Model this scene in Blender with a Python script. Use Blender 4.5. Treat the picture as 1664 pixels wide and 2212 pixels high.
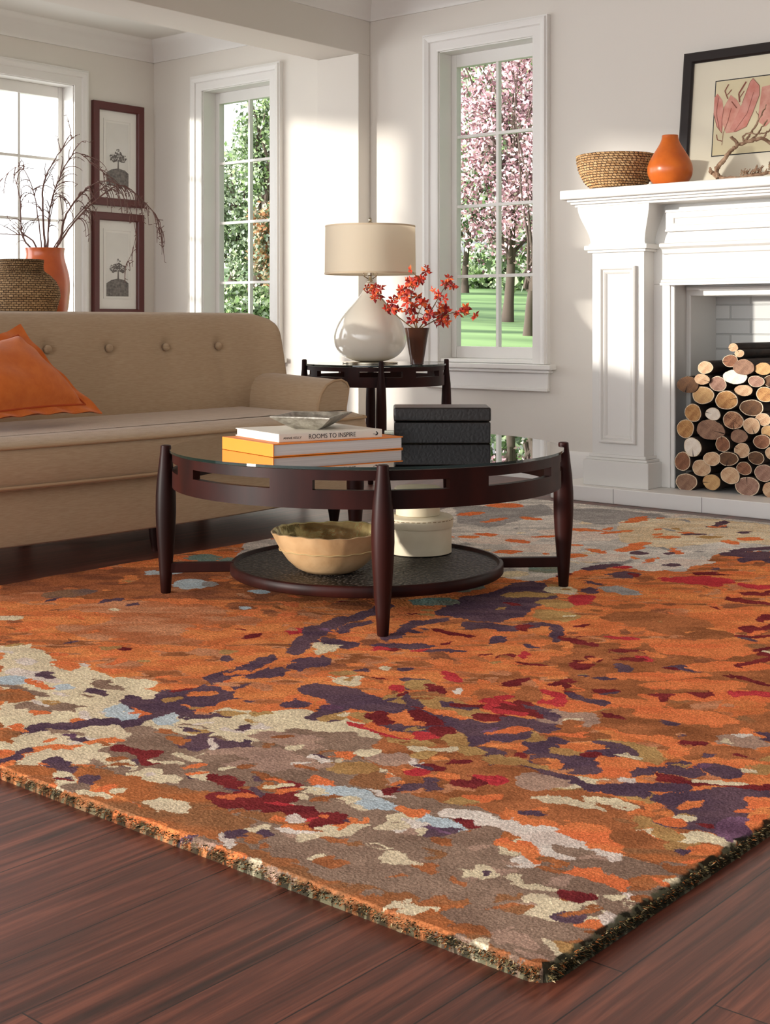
import bpy, bmesh, math, random
import numpy as np
from mathutils import Vector, Matrix
random.seed(7)
PI = math.pi
SC = bpy.context.scene
for o in list(bpy.data.objects): bpy.data.objects.remove(o, do_unlink=True)

# ------------------------------------------------------------------ camera, light, exposure
EYE = .829; FOC = 2900.; HZ = 695.
RX, RY = .6476, -.762        # camera right in the room's axes
FX, FY = .762, .6476         # camera forward
cd = bpy.data.cameras.new('camera'); cam = bpy.data.objects.new('camera', cd); SC.collection.objects.link(cam)
cam.location = (0, 0, EYE); cam.rotation_euler = (PI/2, 0, -math.atan2(FX, FY))
cd.sensor_fit = 'HORIZONTAL'; cd.sensor_width = 36; cd.lens = FOC/1664*36
cd.shift_y = -(1106-HZ)/1664; cd.clip_start = .05; cd.clip_end = 300
SC.camera = cam
SC.view_settings.view_transform = 'Standard'; SC.view_settings.look = 'None'
SC.view_settings.gamma = 1; SC.view_settings.use_curve_mapping = False
SC.view_settings.exposure = 0.46

SUN_K, SUN_EL = .5, 5.0      # sun: azimuth ratio -dY/dX, elevation in degrees
sd = bpy.data.lights.new('sun', 'SUN'); sd.energy = 3.1; sd.angle = math.radians(2.2); sd.color = (1, .95, .87)
so = bpy.data.objects.new('sun', sd); SC.collection.objects.link(so)
_d = Vector((1, -SUN_K, -math.tan(math.radians(SUN_EL))*math.hypot(1, SUN_K)))
so.rotation_euler = _d.to_track_quat('-Z', 'Y').to_euler(); so.location = (-3, 9, 4)

wd = bpy.data.worlds.new('world'); SC.world = wd; wd.use_nodes = True
nt = wd.node_tree; nt.nodes.clear()
wo = nt.nodes.new('ShaderNodeOutputWorld'); bg = nt.nodes.new('ShaderNodeBackground')
tc = nt.nodes.new('ShaderNodeTexCoord'); dp = nt.nodes.new('ShaderNodeVectorMath'); dp.operation = 'DOT_PRODUCT'
v = Vector((-.62, .74, .25)).normalized(); dp.inputs[1].default_value = v
mr = nt.nodes.new('ShaderNodeMapRange'); mr.inputs[1].default_value = -.1; mr.inputs[2].default_value = .95
mr.inputs[3].default_value = .26; mr.inputs[4].default_value = 4.6
nt.links.new(tc.outputs['Generated'], dp.inputs[0]); nt.links.new(dp.outputs['Value'], mr.inputs[0])
nt.links.new(mr.outputs[0], bg.inputs[1]); bg.inputs[0].default_value = (.97, .98, 1, 1)
nt.links.new(bg.outputs[0], wo.inputs[0])

# ------------------------------------------------------------------ helpers
def ray(px, py):
    a = (px-832)/FOC; b = (HZ-py)/FOC
    return RX*a+FX, RY*a+FY, b
def atZ(px, py, z): q = ray(px, py); t = (z-EYE)/q[2]; return Vector((q[0]*t, q[1]*t, z))
def atX(px, py, x): q = ray(px, py); t = x/q[0]; return Vector((x, q[1]*t, EYE+q[2]*t))
def atY(px, py, y): q = ray(px, py); t = y/q[1]; return Vector((q[0]*t, y, EYE+q[2]*t))
def atD(px, py, d): q = ray(px, py); return Vector((q[0]*d, q[1]*d, EYE+q[2]*d))

def srgb(c):
    return tuple(((x/255)/12.92 if x/255 <= .04045 else ((x/255+.055)/1.055)**2.4) for x in c)
MATS = {}
def mat(name, col, rough=.6, metal=0, spec=.5, noise=None, bump=None, sheen=0, coat=0, col2=None, stretch=(1, 1, 1), trans=0):
    """noise=(scale, detail): mixes col to col2; bump=(scale, strength)"""
    if name in MATS: return MATS[name]
    m = bpy.data.materials.new(name); m.use_nodes = True; MATS[name] = m
    n = m.node_tree; b = n.nodes['Principled BSDF']
    c = srgb(col)+(1,)
    b.inputs['Base Color'].default_value = c; b.inputs['Roughness'].default_value = rough
    b.inputs['Metallic'].default_value = metal; b.inputs['Specular IOR Level'].default_value = spec
    b.inputs['Sheen Weight'].default_value = sheen; b.inputs['Coat Weight'].default_value = coat
    if noise or bump:
        t = n.nodes.new('ShaderNodeTexCoord'); mp = n.nodes.new('ShaderNodeMapping'); mp.inputs['Scale'].default_value = stretch
        n.links.new(t.outputs['Object'], mp.inputs[0])
    if noise:
        nz = n.nodes.new('ShaderNodeTexNoise'); nz.inputs['Scale'].default_value = noise[0]; nz.inputs['Detail'].default_value = noise[1]
        rp = n.nodes.new('ShaderNodeValToRGB'); rp.color_ramp.elements[0].position = .35; rp.color_ramp.elements[1].position = .65
        rp.color_ramp.elements[0].color = c; rp.color_ramp.elements[1].color = srgb(col2)+(1,)
        n.links.new(mp.outputs[0], nz.inputs['Vector']); n.links.new(nz.outputs[0], rp.inputs[0]); n.links.new(rp.outputs[0], b.inputs['Base Color'])
    if bump:
        nb = n.nodes.new('ShaderNodeTexNoise'); nb.inputs['Scale'].default_value = bump[0]; nb.inputs['Detail'].default_value = 4
        bu = n.nodes.new('ShaderNodeBump'); bu.inputs['Strength'].default_value = bump[1]; bu.inputs['Distance'].default_value = .004
        n.links.new(mp.outputs[0], nb.inputs['Vector']); n.links.new(nb.outputs[0], bu.inputs['Height']); n.links.new(bu.outputs[0], b.inputs['Normal'])
    return m

def tag(o, label=None, cat=None, group=None, kind=None):
    if label: o['label'] = label
    if cat: o['category'] = cat
    if group: o['group'] = group
    if kind: o['kind'] = kind
    return o
WP = {}
def thing(name, loc, label=None, cat=None, group=None, kind=None):
    o = bpy.data.objects.new(name, None); SC.collection.objects.link(o); o.location = loc; o.empty_display_size = .1
    WP[o.name] = Vector(loc); return tag(o, label, cat, group, kind)

class MB:
    def __init__(s): s.v = []; s.f = []; s.m = []; s.cur = 0
    def add(s, vs, fs, mi=None):
        k = len(s.v); s.v += [tuple(p) for p in vs]; s.f += [tuple(i+k for i in f) for f in fs]
        s.m += [s.cur if mi is None else mi]*len(fs); return s
    def box(s, x0, x1, y0, y1, z0, z1, M=None):
        vs = [Vector((x, y, z)) for z in (z0, z1) for y in (y0, y1) for x in (x0, x1)]
        if M: vs = [M @ p for p in vs]
        return s.add(vs, [(0, 2, 3, 1), (4, 5, 7, 6), (0, 1, 5, 4), (2, 6, 7, 3), (0, 4, 6, 2), (1, 3, 7, 5)])
    def lathe(s, prof, c=(0, 0, 0), n=48, cap=True, fn=None):
        """prof: (r, z) list bottom to top"""
        k = len(prof); vs = []
        for i, (r, z) in enumerate(prof):
            for j in range(n):
                a = 2*PI*j/n
                p = Vector((r*math.cos(a), r*math.sin(a), z))
                if fn: p = fn(p, i, a)
                vs.append(p+Vector(c))
        fs = [(i*n+j, i*n+(j+1) % n, (i+1)*n+(j+1) % n, (i+1)*n+j) for i in range(k-1) for j in range(n)]
        if cap: fs += [tuple(range(n))[::-1], tuple((k-1)*n+j for j in range(n))]
        return s.add(vs, fs)
    def tube(s, path, rad, n=8, cap=True):
        path = [Vector(p) for p in path]; k = len(path)
        if not hasattr(rad, '__len__'): rad = [rad]*k
        vs = []; up = None
        for i, p in enumerate(path):
            t = (path[min(i+1, k-1)]-path[max(i-1, 0)])
            t = t.normalized() if t.length > 1e-9 else Vector((0, 0, 1))
            if up is None: up = Vector((0, 0, 1)) if abs(t.z) < .9 else Vector((1, 0, 0))
            a = t.cross(up)
            if a.length < 1e-6: a = t.cross(Vector((0, 1, 0)))
            a.normalize(); b = a.cross(t).normalized(); up = b
            for j in range(n):
                q = 2*PI*j/n; vs.append(p+(a*math.cos(q)+b*math.sin(q))*rad[i])
        fs = [(i*n+j, i*n+(j+1) % n, (i+1)*n+(j+1) % n, (i+1)*n+j) for i in range(k-1) for j in range(n)]
        if cap: fs += [tuple(range(n))[::-1], tuple((k-1)*n+j for j in range(n))]
        return s.add(vs, fs)
    def loop(s, path, rad, n=6):
        path = [Vector(p) for p in path]; k = len(path); vs = []
        for i, p in enumerate(path):
            t = (path[(i+1) % k]-path[i-1]).normalized(); a = t.cross(Vector((0, 0, 1)))
            if a.length < 1e-3: a = t.cross(Vector((0, 1, 0)))
            a.normalize(); b = a.cross(t)
            for j in range(n): q = 2*PI*j/n; vs.append(p+(a*math.cos(q)+b*math.sin(q))*rad)
        fs = [(i*n+j, i*n+(j+1) % n, ((i+1) % k)*n+(j+1) % n, ((i+1) % k)*n+j) for i in range(k) for j in range(n)]
        return s.add(vs, fs)
    def grid(s, P, close_u=False, close_v=False):
        a = len(P); b = len(P[0]); vs = [p for r in P for p in r]
        fs = [(i*b+j, i*b+(j+1) % b, ((i+1) % a)*b+(j+1) % b, ((i+1) % a)*b+j) for i in range(a if close_u else a-1) for j in range(b if close_v else b-1)]
        return s.add(vs, fs)
    def prism(s, poly, fn, a, b):
        """poly: 2D points; fn(p,q,t) -> world; extruded from t=a to t=b"""
        k = len(poly); vs = [fn(p, q, a) for p, q in poly]+[fn(p, q, b) for p, q in poly]
        return s.add(vs, [(i, (i+1) % k, k+(i+1) % k, k+i) for i in range(k)]+[tuple(range(k))[::-1], tuple(range(k, 2*k))])
    def build(s, name, m, parent=None, smooth=True, angle=35, bevel=0, seg=2, sub=0):
        me = bpy.data.meshes.new(name); off = WP[parent.name] if parent else Vector((0, 0, 0))
        me.from_pydata([(p[0]-off.x, p[1]-off.y, p[2]-off.z) for p in s.v], [], s.f)
        for x in (m if isinstance(m, (list, tuple)) else [m]): me.materials.append(x)
        me.polygons.foreach_set('material_index', s.m)
        b = bmesh.new(); b.from_mesh(me); bmesh.ops.recalc_face_normals(b, faces=b.faces); b.to_mesh(me); b.free()
        if smooth:
            me.polygons.foreach_set('use_smooth', [True]*len(me.polygons))
            me.set_sharp_from_angle(angle=math.radians(angle))
        me.update()
        o = bpy.data.objects.new(name, me); SC.collection.objects.link(o)
        if parent: o.parent = parent; WP[o.name] = off
        else: WP[o.name] = Vector((0, 0, 0))
        if bevel:
            q = o.modifiers.new('bevel', 'BEVEL'); q.width = bevel; q.segments = seg; q.limit_method = 'ANGLE'; q.angle_limit = math.radians(40)
        if sub:
            q = o.modifiers.new('sub', 'SUBSURF'); q.levels = sub; q.render_levels = sub
        return o
def recentre(o, c):
    """top-level single mesh: move its origin to its base"""
    c = Vector(c); o.data.transform(Matrix.Translation(-c)); o.location = c; WP[o.name] = c; return o
def yaw(px):
    q = ray(px, HZ); return math.atan2(q[1], q[0])-PI/2      # rotation that faces a thing's -Y to the camera

# ------------------------------------------------------------------ materials
wallm = mat('wall_paint', (226, 220, 211), .85, bump=(220, .05), spec=.2)
trimm = mat('trim_paint', (234, 231, 226), .45)
def weave_mat(name, c1, c2, gap, w, h, rough=.75, shear=0):
    m = bpy.data.materials.new(name); m.use_nodes = True; n = m.node_tree; L = n.links; b = n.nodes['Principled BSDF']; b.inputs['Roughness'].default_value = rough
    t = n.nodes.new('ShaderNodeTexCoord'); g = n.nodes.new('ShaderNodeTexGradient'); g.gradient_type = 'RADIAL'; s = n.nodes.new('ShaderNodeSeparateXYZ'); c = n.nodes.new('ShaderNodeCombineXYZ')
    L.new(t.outputs['Object'], g.inputs[0]); L.new(t.outputs['Object'], s.inputs[0]); L.new(g.outputs['Fac'], c.inputs[0]); L.new(s.outputs[2], c.inputs[1])
    sh = n.nodes.new('ShaderNodeMath'); sh.operation = 'MULTIPLY_ADD'; sh.inputs[1].default_value = shear; L.new(s.outputs[2], sh.inputs[0]); L.new(g.outputs['Fac'], sh.inputs[2]); L.new(sh.outputs[0], c.inputs[0])
    br = n.nodes.new('ShaderNodeTexBrick'); br.inputs['Scale'].default_value = 1; br.inputs['Brick Width'].default_value = w; br.inputs['Row Height'].default_value = h
    br.inputs['Mortar Size'].default_value = h*.16; br.inputs['Mortar Smooth'].default_value = .6
    for k, cc in (('Color1', c1), ('Color2', c2), ('Mortar', gap)): br.inputs[k].default_value = srgb(cc)+(1,)
    nz = n.nodes.new('ShaderNodeTexNoise'); nz.inputs['Scale'].default_value = 60; vm = n.nodes.new('ShaderNodeVectorMath'); vm.operation = 'MULTIPLY_ADD'; vm.inputs[1].default_value = (.004, h*.5, 0)
    L.new(t.outputs['Object'], nz.inputs[0]); L.new(nz.outputs['Color'], vm.inputs[0]); L.new(c.outputs[0], vm.inputs[2]); L.new(vm.outputs[0], br.inputs[0]); L.new(br.outputs['Color'], b.inputs['Base Color'])
    bu = n.nodes.new('ShaderNodeBump'); bu.invert = True; bu.inputs['Strength'].default_value = 1; bu.inputs['Distance'].default_value = .004; L.new(br.outputs['Fac'], bu.inputs['Height']); L.new(bu.outputs[0], b.inputs['Normal'])
    return m
ceilm = mat('ceiling_paint', (228, 224, 217), .9, spec=.1)
wood = mat('espresso_wood', (50, 18, 13), .45, noise=(9, 5), col2=(28, 11, 9), stretch=(1, 1, .25), spec=.14)
mant = mat('mantel_paint', (222, 220, 215), .42)
linen = mat('sofa_linen', (192, 167, 136), .95, noise=(70, 7), col2=(181, 155, 124), stretch=(.4, .4, 5), bump=(420, .35), spec=.15, sheen=.25)
pipem = mat('sofa_piping', (184, 156, 124), .95, spec=.1)
ceram = mat('cream_ceramic', (232, 224, 208), .12, coat=.6)
orangec = mat('orange_ceramic', (208, 106, 36), .3, noise=(14, 5), col2=(190, 90, 28), bump=(30, .15))
brass = mat('nickel', (190, 180, 160), .25, metal=1)
darkv = mat('brown_glaze', (66, 36, 24), .25, coat=.4)

def floor_mat():
    m = bpy.data.materials.new('walnut_planks'); m.use_nodes = True; n = m.node_tree; L = n.links; b = n.nodes['Principled BSDF']
    t = n.nodes.new('ShaderNodeTexCoord')
    br = n.nodes.new('ShaderNodeTexBrick'); br.inputs['Scale'].default_value = 1
    for k, vv in (('Brick Width', 1.5), ('Row Height', .125), ('Mortar Size', .0012), ('Mortar Smooth', .1), ('Bias', 0)): br.inputs[k].default_value = vv
    br.offset = .37; br.inputs['Color1'].default_value = (0, 0, 0, 1); br.inputs['Color2'].default_value = (1, 1, 1, 1); br.inputs['Mortar'].default_value = (.5, .5, .5, 1)
    L.new(t.outputs['Object'], br.inputs['Vector'])
    mp = n.nodes.new('ShaderNodeMapping'); mp.inputs['Scale'].default_value = (.8, 19, 1)
    ad = n.nodes.new('ShaderNodeVectorMath'); ad.operation = 'MULTIPLY_ADD'
    ad.inputs[1].default_value = (7, 3, 5); L.new(br.outputs['Color'], ad.inputs[0]); L.new(t.outputs['Object'], ad.inputs[2])
    L.new(ad.outputs[0], mp.inputs[0])
    nz = n.nodes.new('ShaderNodeTexNoise'); nz.inputs['Scale'].default_value = 2.6; nz.inputs['Detail'].default_value = 9; nz.inputs['Roughness'].default_value = .62; nz.inputs['Distortion'].default_value = .7
    L.new(mp.outputs[0], nz.inputs['Vector'])
    rp = n.nodes.new('ShaderNodeValToRGB'); e = rp.color_ramp.elements
    e[0].position = .3; e[0].color = srgb((50, 27, 21))+(1,); e[1].position = .72; e[1].color = srgb((142, 82, 62))+(1,)
    q = e.new(.5); q.color = srgb((96, 51, 39))+(1,)
    L.new(nz.outputs[0], rp.inputs[0])
    mx = n.nodes.new('ShaderNodeMix'); mx.data_type = 'RGBA'; mx.blend_type = 'MULTIPLY'; mx.inputs[0].default_value = .55
    rp2 = n.nodes.new('ShaderNodeValToRGB'); rp2.color_ramp.elements[0].color = (.62, .6, .6, 1); rp2.color_ramp.elements[1].color = (1.15, 1.08, 1.05, 1)
    L.new(br.outputs['Color'], rp2.inputs[0]); L.new(rp.outputs[0], mx.inputs[6]); L.new(rp2.outputs[0], mx.inputs[7])
    mm = n.nodes.new('ShaderNodeMix'); mm.data_type = 'RGBA'; mm.inputs[7].default_value = srgb((30, 17, 14))+(1,)
    L.new(br.outputs['Fac'], mm.inputs[0]); L.new(mx.outputs[2], mm.inputs[6]); L.new(mm.outputs[2], b.inputs['Base Color'])
    b.inputs['Roughness'].default_value = .36
    bu = n.nodes.new('ShaderNodeBump'); bu.inputs['Strength'].default_value = .12; bu.inputs['Distance'].default_value = .003
    L.new(nz.outputs[0], bu.inputs['Height']); L.new(bu.outputs[0], b.inputs['Normal'])
    return m
def glass_mat(name, tint, refl):
    m = bpy.data.materials.new(name); m.use_nodes = True; n = m.node_tree; n.nodes.clear(); L = n.links
    o = n.nodes.new('ShaderNodeOutputMaterial'); t = n.nodes.new('ShaderNodeBsdfTransparent'); t.inputs[0].default_value = tint+(1,)
    if refl:
        g = n.nodes.new('ShaderNodeBsdfGlossy'); g.inputs['Roughness'].default_value = .01
        fr = n.nodes.new('ShaderNodeFresnel'); fr.inputs[0].default_value = refl
        x = n.nodes.new('ShaderNodeMixShader'); L.new(fr.outputs[0], x.inputs[0]); L.new(t.outputs[0], x.inputs[1]); L.new(g.outputs[0], x.inputs[2]); L.new(x.outputs[0], o.inputs[0])
    else: L.new(t.outputs[0], o.inputs[0])
    return m
g_top = glass_mat('tabletop_glass', (.86, .93, .9), 1.55); g_thru = glass_mat('glass_underside', (.95, .98, .96), 0)
g_edge = mat('glass_edge', (14, 34, 30), .1, coat=.3)
g_win = glass_mat('window_glass', (.98, .99, .98), 0)
def brick_mat():
    m = bpy.data.materials.new('painted_brick'); m.use_nodes = True; n = m.node_tree; L = n.links; b = n.nodes['Principled BSDF']
    t = n.nodes.new('ShaderNodeTexCoord'); sp = n.nodes.new('ShaderNodeSeparateXYZ'); cb = n.nodes.new('ShaderNodeCombineXYZ')
    L.new(t.outputs['Object'], sp.inputs[0]); L.new(sp.outputs[1], cb.inputs[0]); L.new(sp.outputs[2], cb.inputs[1])
    br = n.nodes.new('ShaderNodeTexBrick'); br.inputs['Scale'].default_value = 1
    for k, vv in (('Brick Width', .205), ('Row Height', .07), ('Mortar Size', .004), ('Mortar Smooth', .3)): br.inputs[k].default_value = vv
    br.inputs['Color1'].default_value = srgb((190, 190, 186))+(1,); br.inputs['Color2'].default_value = srgb((205, 204, 199))+(1,); br.inputs['Mortar'].default_value = srgb((176, 176, 172))+(1,)
    L.new(cb.outputs[0], br.inputs['Vector']); L.new(br.outputs['Color'], b.inputs['Base Color'])
    bu = n.nodes.new('ShaderNodeBump'); bu.invert = True; bu.inputs['Strength'].default_value = .9; bu.inputs['Distance'].default_value = .006
    L.new(br.outputs['Fac'], bu.inputs['Height']); L.new(bu.outputs[0], b.inputs['Normal']); b.inputs['Roughness'].default_value = .6
    return m

# ------------------------------------------------------------------ room shell
XB = 5.93; YA = 7.10; ZC = 2.712; TH = .16
def wall_with_openings(name, mp, u0, u1, ops, top=ZC):
    m = MB(); us = u0
    def bx(a, b, z0, z1):
        m.add([mp(u, w, z) for z in (z0, z1) for w in (0, TH) for u in (a, b)], [(0, 2, 3, 1), (4, 5, 7, 6), (0, 1, 5, 4), (2, 6, 7, 3), (0, 4, 6, 2), (1, 3, 7, 5)])
    for a, b, z0, z1 in sorted(ops):
        bx(us, a, 0, top)
        if z0 > 0: bx(a, b, 0, z0)
        bx(a, b, z1, top); us = b
    bx(us, u1, 0, top)
    return tag(m.build(name, wallm, smooth=False), kind='structure')
mB = lambda u, w, z: Vector((XB+w, u, z))
mA = lambda u, w, z: Vector((u, YA+w, z))
WB = (4.001, 4.638, .606, 2.340); WC = (5.969, 6.60, .606, 2.340)
WA = (4.02, 5.264, .606, 2.345)
EX = [(1.25, 3.35, .62, 2.345), (-4.6, -1.0, .3, 2.4)]      # unseen openings added left of the frame to shape the sun patches
wall_with_openings('wall_right', mB, -.6, YA+TH, [WB, WC])
wall_with_openings('wall_back', mA, -5.2, XB, [WA]+EX)
f = MB(); f.box(-5.2, XB+TH, -1.6, YA+TH, -.12, 0)
tag(f.build('floor', floor_mat(), smooth=False), kind='structure')
c = MB(); c.box(-2.2, XB+TH, -.9, YA+TH, ZC, ZC+.12)
tag(c.build('ceiling', ceilm, smooth=False), kind='structure')

b = MB(); b.box(-2.2, XB, 5.153, 5.482, 2.385, ZC); b.box(5.827, XB, 5.153, 5.482, 0, 2.385)
tag(b.build('trim_beam', wallm, smooth=False, bevel=.004), kind='structure')

crown = [(0, 0), (0, -.13), (.012, -.13), (.016, -.112), (.03, -.1), (.05, -.062), (.082, -.034), (.1, -.022), (.104, -.008), (.112, 0)]   # (out from wall, down from ceiling)
def crown_run(name, fn, a, b_):
    m = MB(); m.prism([(p, ZC+q) for p, q in crown], fn, a, b_); tag(m.build(name, trimm, angle=50), kind='structure')
crown_run('trim_1', lambda p, q, t: Vector((XB-p, t, q)), -.6, 5.153)
crown_run('trim_2', lambda p, q, t: Vector((XB-p, t, q)), 5.482, YA)
crown_run('trim_3', lambda p, q, t: Vector((t, YA-p, q)), -2.2, XB)
crown_run('trim_4', lambda p, q, t: Vector((t, 5.153-p, q)), -2.2, XB)
crown_run('trim_5', lambda p, q, t: Vector((t, 5.482+p, q)), -2.2, XB)
base = [(0, 0), (.018, 0), (.018, .115), (.014, .125), (.014, .14), (.008, .15), (.004, .158), (0, .158)]
def base_run(name, fn, a, b_):
    m = MB(); m.prism(base, fn, a, b_); tag(m.build(name, trimm, angle=50), kind='structure')
base_run('baseboard_right', lambda p, q, t: Vector((XB-p, t, q)), 3.34, 5.153)
base_run('baseboard_alcove', lambda p, q, t: Vector((XB-p, t, q)), 5.482, YA)
base_run('baseboard_back', lambda p, q, t: Vector((t, YA-p, q)), -1, XB)

def window(name, mp, W, cols, rows, glass_m, casing=True):
    u0, u1, z0, z1 = W; cu = (u0+u1)/2
    root = thing(name, mp(cu, 0, z0), kind='structure')
    m = MB()     # mitred casing, swept round three sides
    prof = [(0, .004), (0, -.018), (.012, -.022), (.05, -.022), (.056, -.032), (.07, -.036), (.078, -.04), (.088, -.04), (.092, -.03), (.1, -.03), (.1, .004)]
    P = []
    for s_, p_ in prof:
        P.append([mp(u0-s_, p_, z0), mp(u0-s_, p_, z1+s_), mp(u1+s_, p_, z1+s_), mp(u1+s_, p_, z0)])
    m.grid(P)
    m.build('casing', trimm, root, angle=20)
    m = MB()
    def bx(mb, a, b_, w0, w1, za, zb):
        mb.add([mp(u, w, z) for z in (za, zb) for w in (w0, w1) for u in (a, b_)], [(0, 2, 3, 1), (4, 5, 7, 6), (0, 1, 5, 4), (2, 6, 7, 3), (0, 4, 6, 2), (1, 3, 7, 5)])
    # jamb liner
    bx(m, u0-.004, u0+.006, -.006, .17, z0, z1); bx(m, u1-.006, u1+.004, -.006, .17, z0, z1); bx(m, u0, u1, -.006, .17, z1-.006, z1+.004)
    m.build('jamb', trimm, root, smooth=False)
    m = MB(); D0, D1 = .10, .145; sw = .042
    bx(m, u0+.006, u0+sw, D0, D1, z0+.02, z1-.006); bx(m, u1-sw, u1-.006, D0, D1, z0+.02, z1-.006)
    bx(m, u0+sw, u1-sw, D0, D1, z1-.006-sw-.03, z1-.006); bx(m, u0+sw, u1-sw, D0, D1, z0+.02, z0+.085)
    m.build('sash', trimm, root, smooth=False, bevel=.003)
    ga, gb, gz0, gz1 = u0+sw, u1-sw, z0+.085, z1-.036-sw
    m = MB(); t = .0085
    for i in range(1, cols): x = ga+(gb-ga)*i/cols; bx(m, x-t, x+t, D0+.008, D1-.008, gz0, gz1)
    for i in range(1, rows): z = gz0+(gz1-gz0)*i/rows; bx(m, ga, gb, D0+.009, D1-.009, z-t, z+t)
    m.build('muntins', trimm, root, smooth=False)
    m = MB(); w = (D0+D1)/2
    bx(m, ga, gb, w, w+.004, gz0, gz1); m.build('pane', g_win, root, smooth=False)
    m = MB()
    bx(m, u0, u1, .0, .17, z0-.03, z0+.02)
    bx(m, u0-.14, u1+.14, -.062, .0, z0-.03, z0-.002)
    bx(m, u0-.12, u1+.12, -.046, 0, z0-.048, z0-.03)
    m.build('window_sill', trimm, root, smooth=False, bevel=.006, seg=3)
    m = MB(); bx(m, u0-.1, u1+.1, -.022, 0, z0-.13, z0-.048); bx(m, u0-.1, u1+.1, -.03, 0, z0-.145, z0-.128); m.build('apron', trimm, root, smooth=False, bevel=.004)
    return root
window('window_1', mA, WA, 4, 4, g_win)
window('window_2', mB, WC, 2, 4, g_win)
window('window_3', mB, WB, 2, 4, g_win)
# ------------------------------------------------------------------ fireplace
def fireplace():
    C0 = 2.3625
    R = thing('fireplace', (5.6, C0, 0), 'white painted fireplace surround with panelled pilaster and deep mantel shelf beside the window', 'fireplace')
    mir = lambda a, b_: (2*C0-b_, 2*C0-a)
    def both(name, build_fn, **k):
        for s_ in (0, 1): build_fn(name, s_)
    def Yr(a, b_, s_): return (a, b_) if s_ == 0 else mir(a, b_)
    # hearth
    m = MB(); m.box(5.32, 5.93, 1.14, 3.50, 0, .07); h = m.build('hearth', trimm, R, smooth=False, bevel=.004)
    # joints of the hearth blocks
    for y in (3.16, 2.72, 2.28, 1.84):
        m = MB(); m.box(5.3185, 5.325, y-.0012, y+.0012, .002, .068); m.build('joint', mat('grout', (150, 145, 140), .9), h, smooth=False)
    # core and surround
    m = MB()
    for s_ in (0, 1):
        a, b_ = Yr(2.975, 3.30, s_); m.box(5.51, 5.925, a, b_, .07, 1.0)
    a, b_ = mir(3.30, 3.30)[0], 3.30
    m.box(5.51, 5.925, a, b_, 1.0, 1.397)
    m.build('surround', mant, R, smooth=False, bevel=.003)
    # inner frame of the opening
    m = MB()
    for s_ in (0, 1):
        a, b_ = Yr(2.95, 2.976, s_); m.box(5.66, 5.92, a, b_, .07, 1.0)
        a, b_ = Yr(2.955, 2.978, s_); m.box(5.515, 5.535, a, b_, .07, 1.0)
    m.box(5.66, 5.92, 1.75, 2.96, .948, 1.0); m.box(5.64, 5.67, 1.76, 2.965, .972, .99)
    m.build('inner_frame', mant, R, smooth=False, bevel=.006)
    m = MB(); m.box(5.915, 5.929, 1.76, 2.965, .07, 1.0); m.build('firebox_back', brick_mat(), R, smooth=False)
    # pilasters
    for s_ in (0, 1):
        m = MB()
        def bx(x0, ya, yb, z0, z1): a, b_ = Yr(ya, yb, s_); m.box(x0, 5.9, a, b_, z0, z1)
        bx(5.42, 3.058, 3.332, .21, 1.15)
        m2 = m; m = MB()
        bx(5.385, 3.018, 3.36, .07, .188); bx(5.395, 3.03, 3.352, .188, .2); bx(5.408, 3.044, 3.342, .2, .215)
        pl = m; m = m2
        p = m.build('pilaster', mant, R, smooth=False, bevel=.002)
        pl.build('plinth', mant, p, smooth=False, bevel=.003)
        m = MB(); bx(5.403, 3.042, 3.348, 1.15, 1.162); bx(5.392, 3.03, 3.36, 1.162, 1.184); bx(5.408, 3.046, 3.345, 1.184, 1.192)
        m.build('cap', mant, p, smooth=False, bevel=.003)
        # flared console block
        m = MB(); rows = []
        for i in range(15):
            t = i/14; z = 1.19+t*.175; e = .055*(1-math.cos(t*PI/2))**.9 if t < 1 else .055
            ex = .05*math.sin(t*PI/2)**2+.006
            x0 = 5.42-ex; ya, yb = Yr(3.058-ex, 3.332+ex*.8, s_)
            rows.append([Vector((x0, ya, z)), Vector((x0, yb, z)), Vector((5.9, yb, z)), Vector((5.9, ya, z))])
        m.grid(rows, close_v=True); m.add(rows[-1], [(0, 1, 2, 3)]); m.build('console_block', mant, p, angle=30)
        # raised panel moulding: mitred profile round the rectangle
        ya, yb = Yr(3.095, 3.285, s_); za, zb = .268, 1.085
        m = MB(); P = []
        for s2, x in ((0, 5.42), (0, 5.400), (.006, 5.396), (.012, 5.398), (.018, 5.41), (.024, 5.406), (.030, 5.4105), (.036, 5.4195)):
            P.append([Vector((x, ya+s2, za+s2)), Vector((x, yb-s2, za+s2)), Vector((x, yb-s2, zb-s2)), Vector((x, ya+s2, zb-s2))])
        m.grid(P, close_v=True); m.build('panel_moulding', mant, p, angle=15)
    # header frieze
    ya, yb = mir(2.968, 2.968)[0], 2.968
    m = MB()
    m.box(5.475, 5.52, ya, yb, 1.0, 1.33); fr = m.build('frieze', mant, R, smooth=False, bevel=.002)
    m = MB(); m.box(5.455, 5.52, ya, yb, 1.243, 1.33); m.box(5.448, 5.52, ya, yb, 1.236, 1.246); m.box(5.448, 5.52, ya, yb, 1.322, 1.334)
    m.build('cornice_band', mant, fr, smooth=False, bevel=.002)
    m = MB(); P = []
    for s2, x in ((0, 5.455), (0, 5.449), (.005, 5.447), (.009, 5.449), (.012, 5.4545)):
        P.append([Vector((x, ya+.035+s2, 1.262+s2)), Vector((x, yb-.035-s2, 1.262+s2)), Vector((x, yb-.035-s2, 1.305-s2)), Vector((x, ya+.035+s2, 1.305-s2))])
    m.grid(P, close_v=True); m.build('panel_moulding', mant, fr, angle=15)
    prof = [(5.49, 1.185), (5.44, 1.185), (5.432, 1.18), (5.432, 1.168), (5.44, 1.163), (5.452, 1.158), (5.458, 1.148), (5.462, 1.138), (5.475, 1.134), (5.49, 1.134)]
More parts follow.
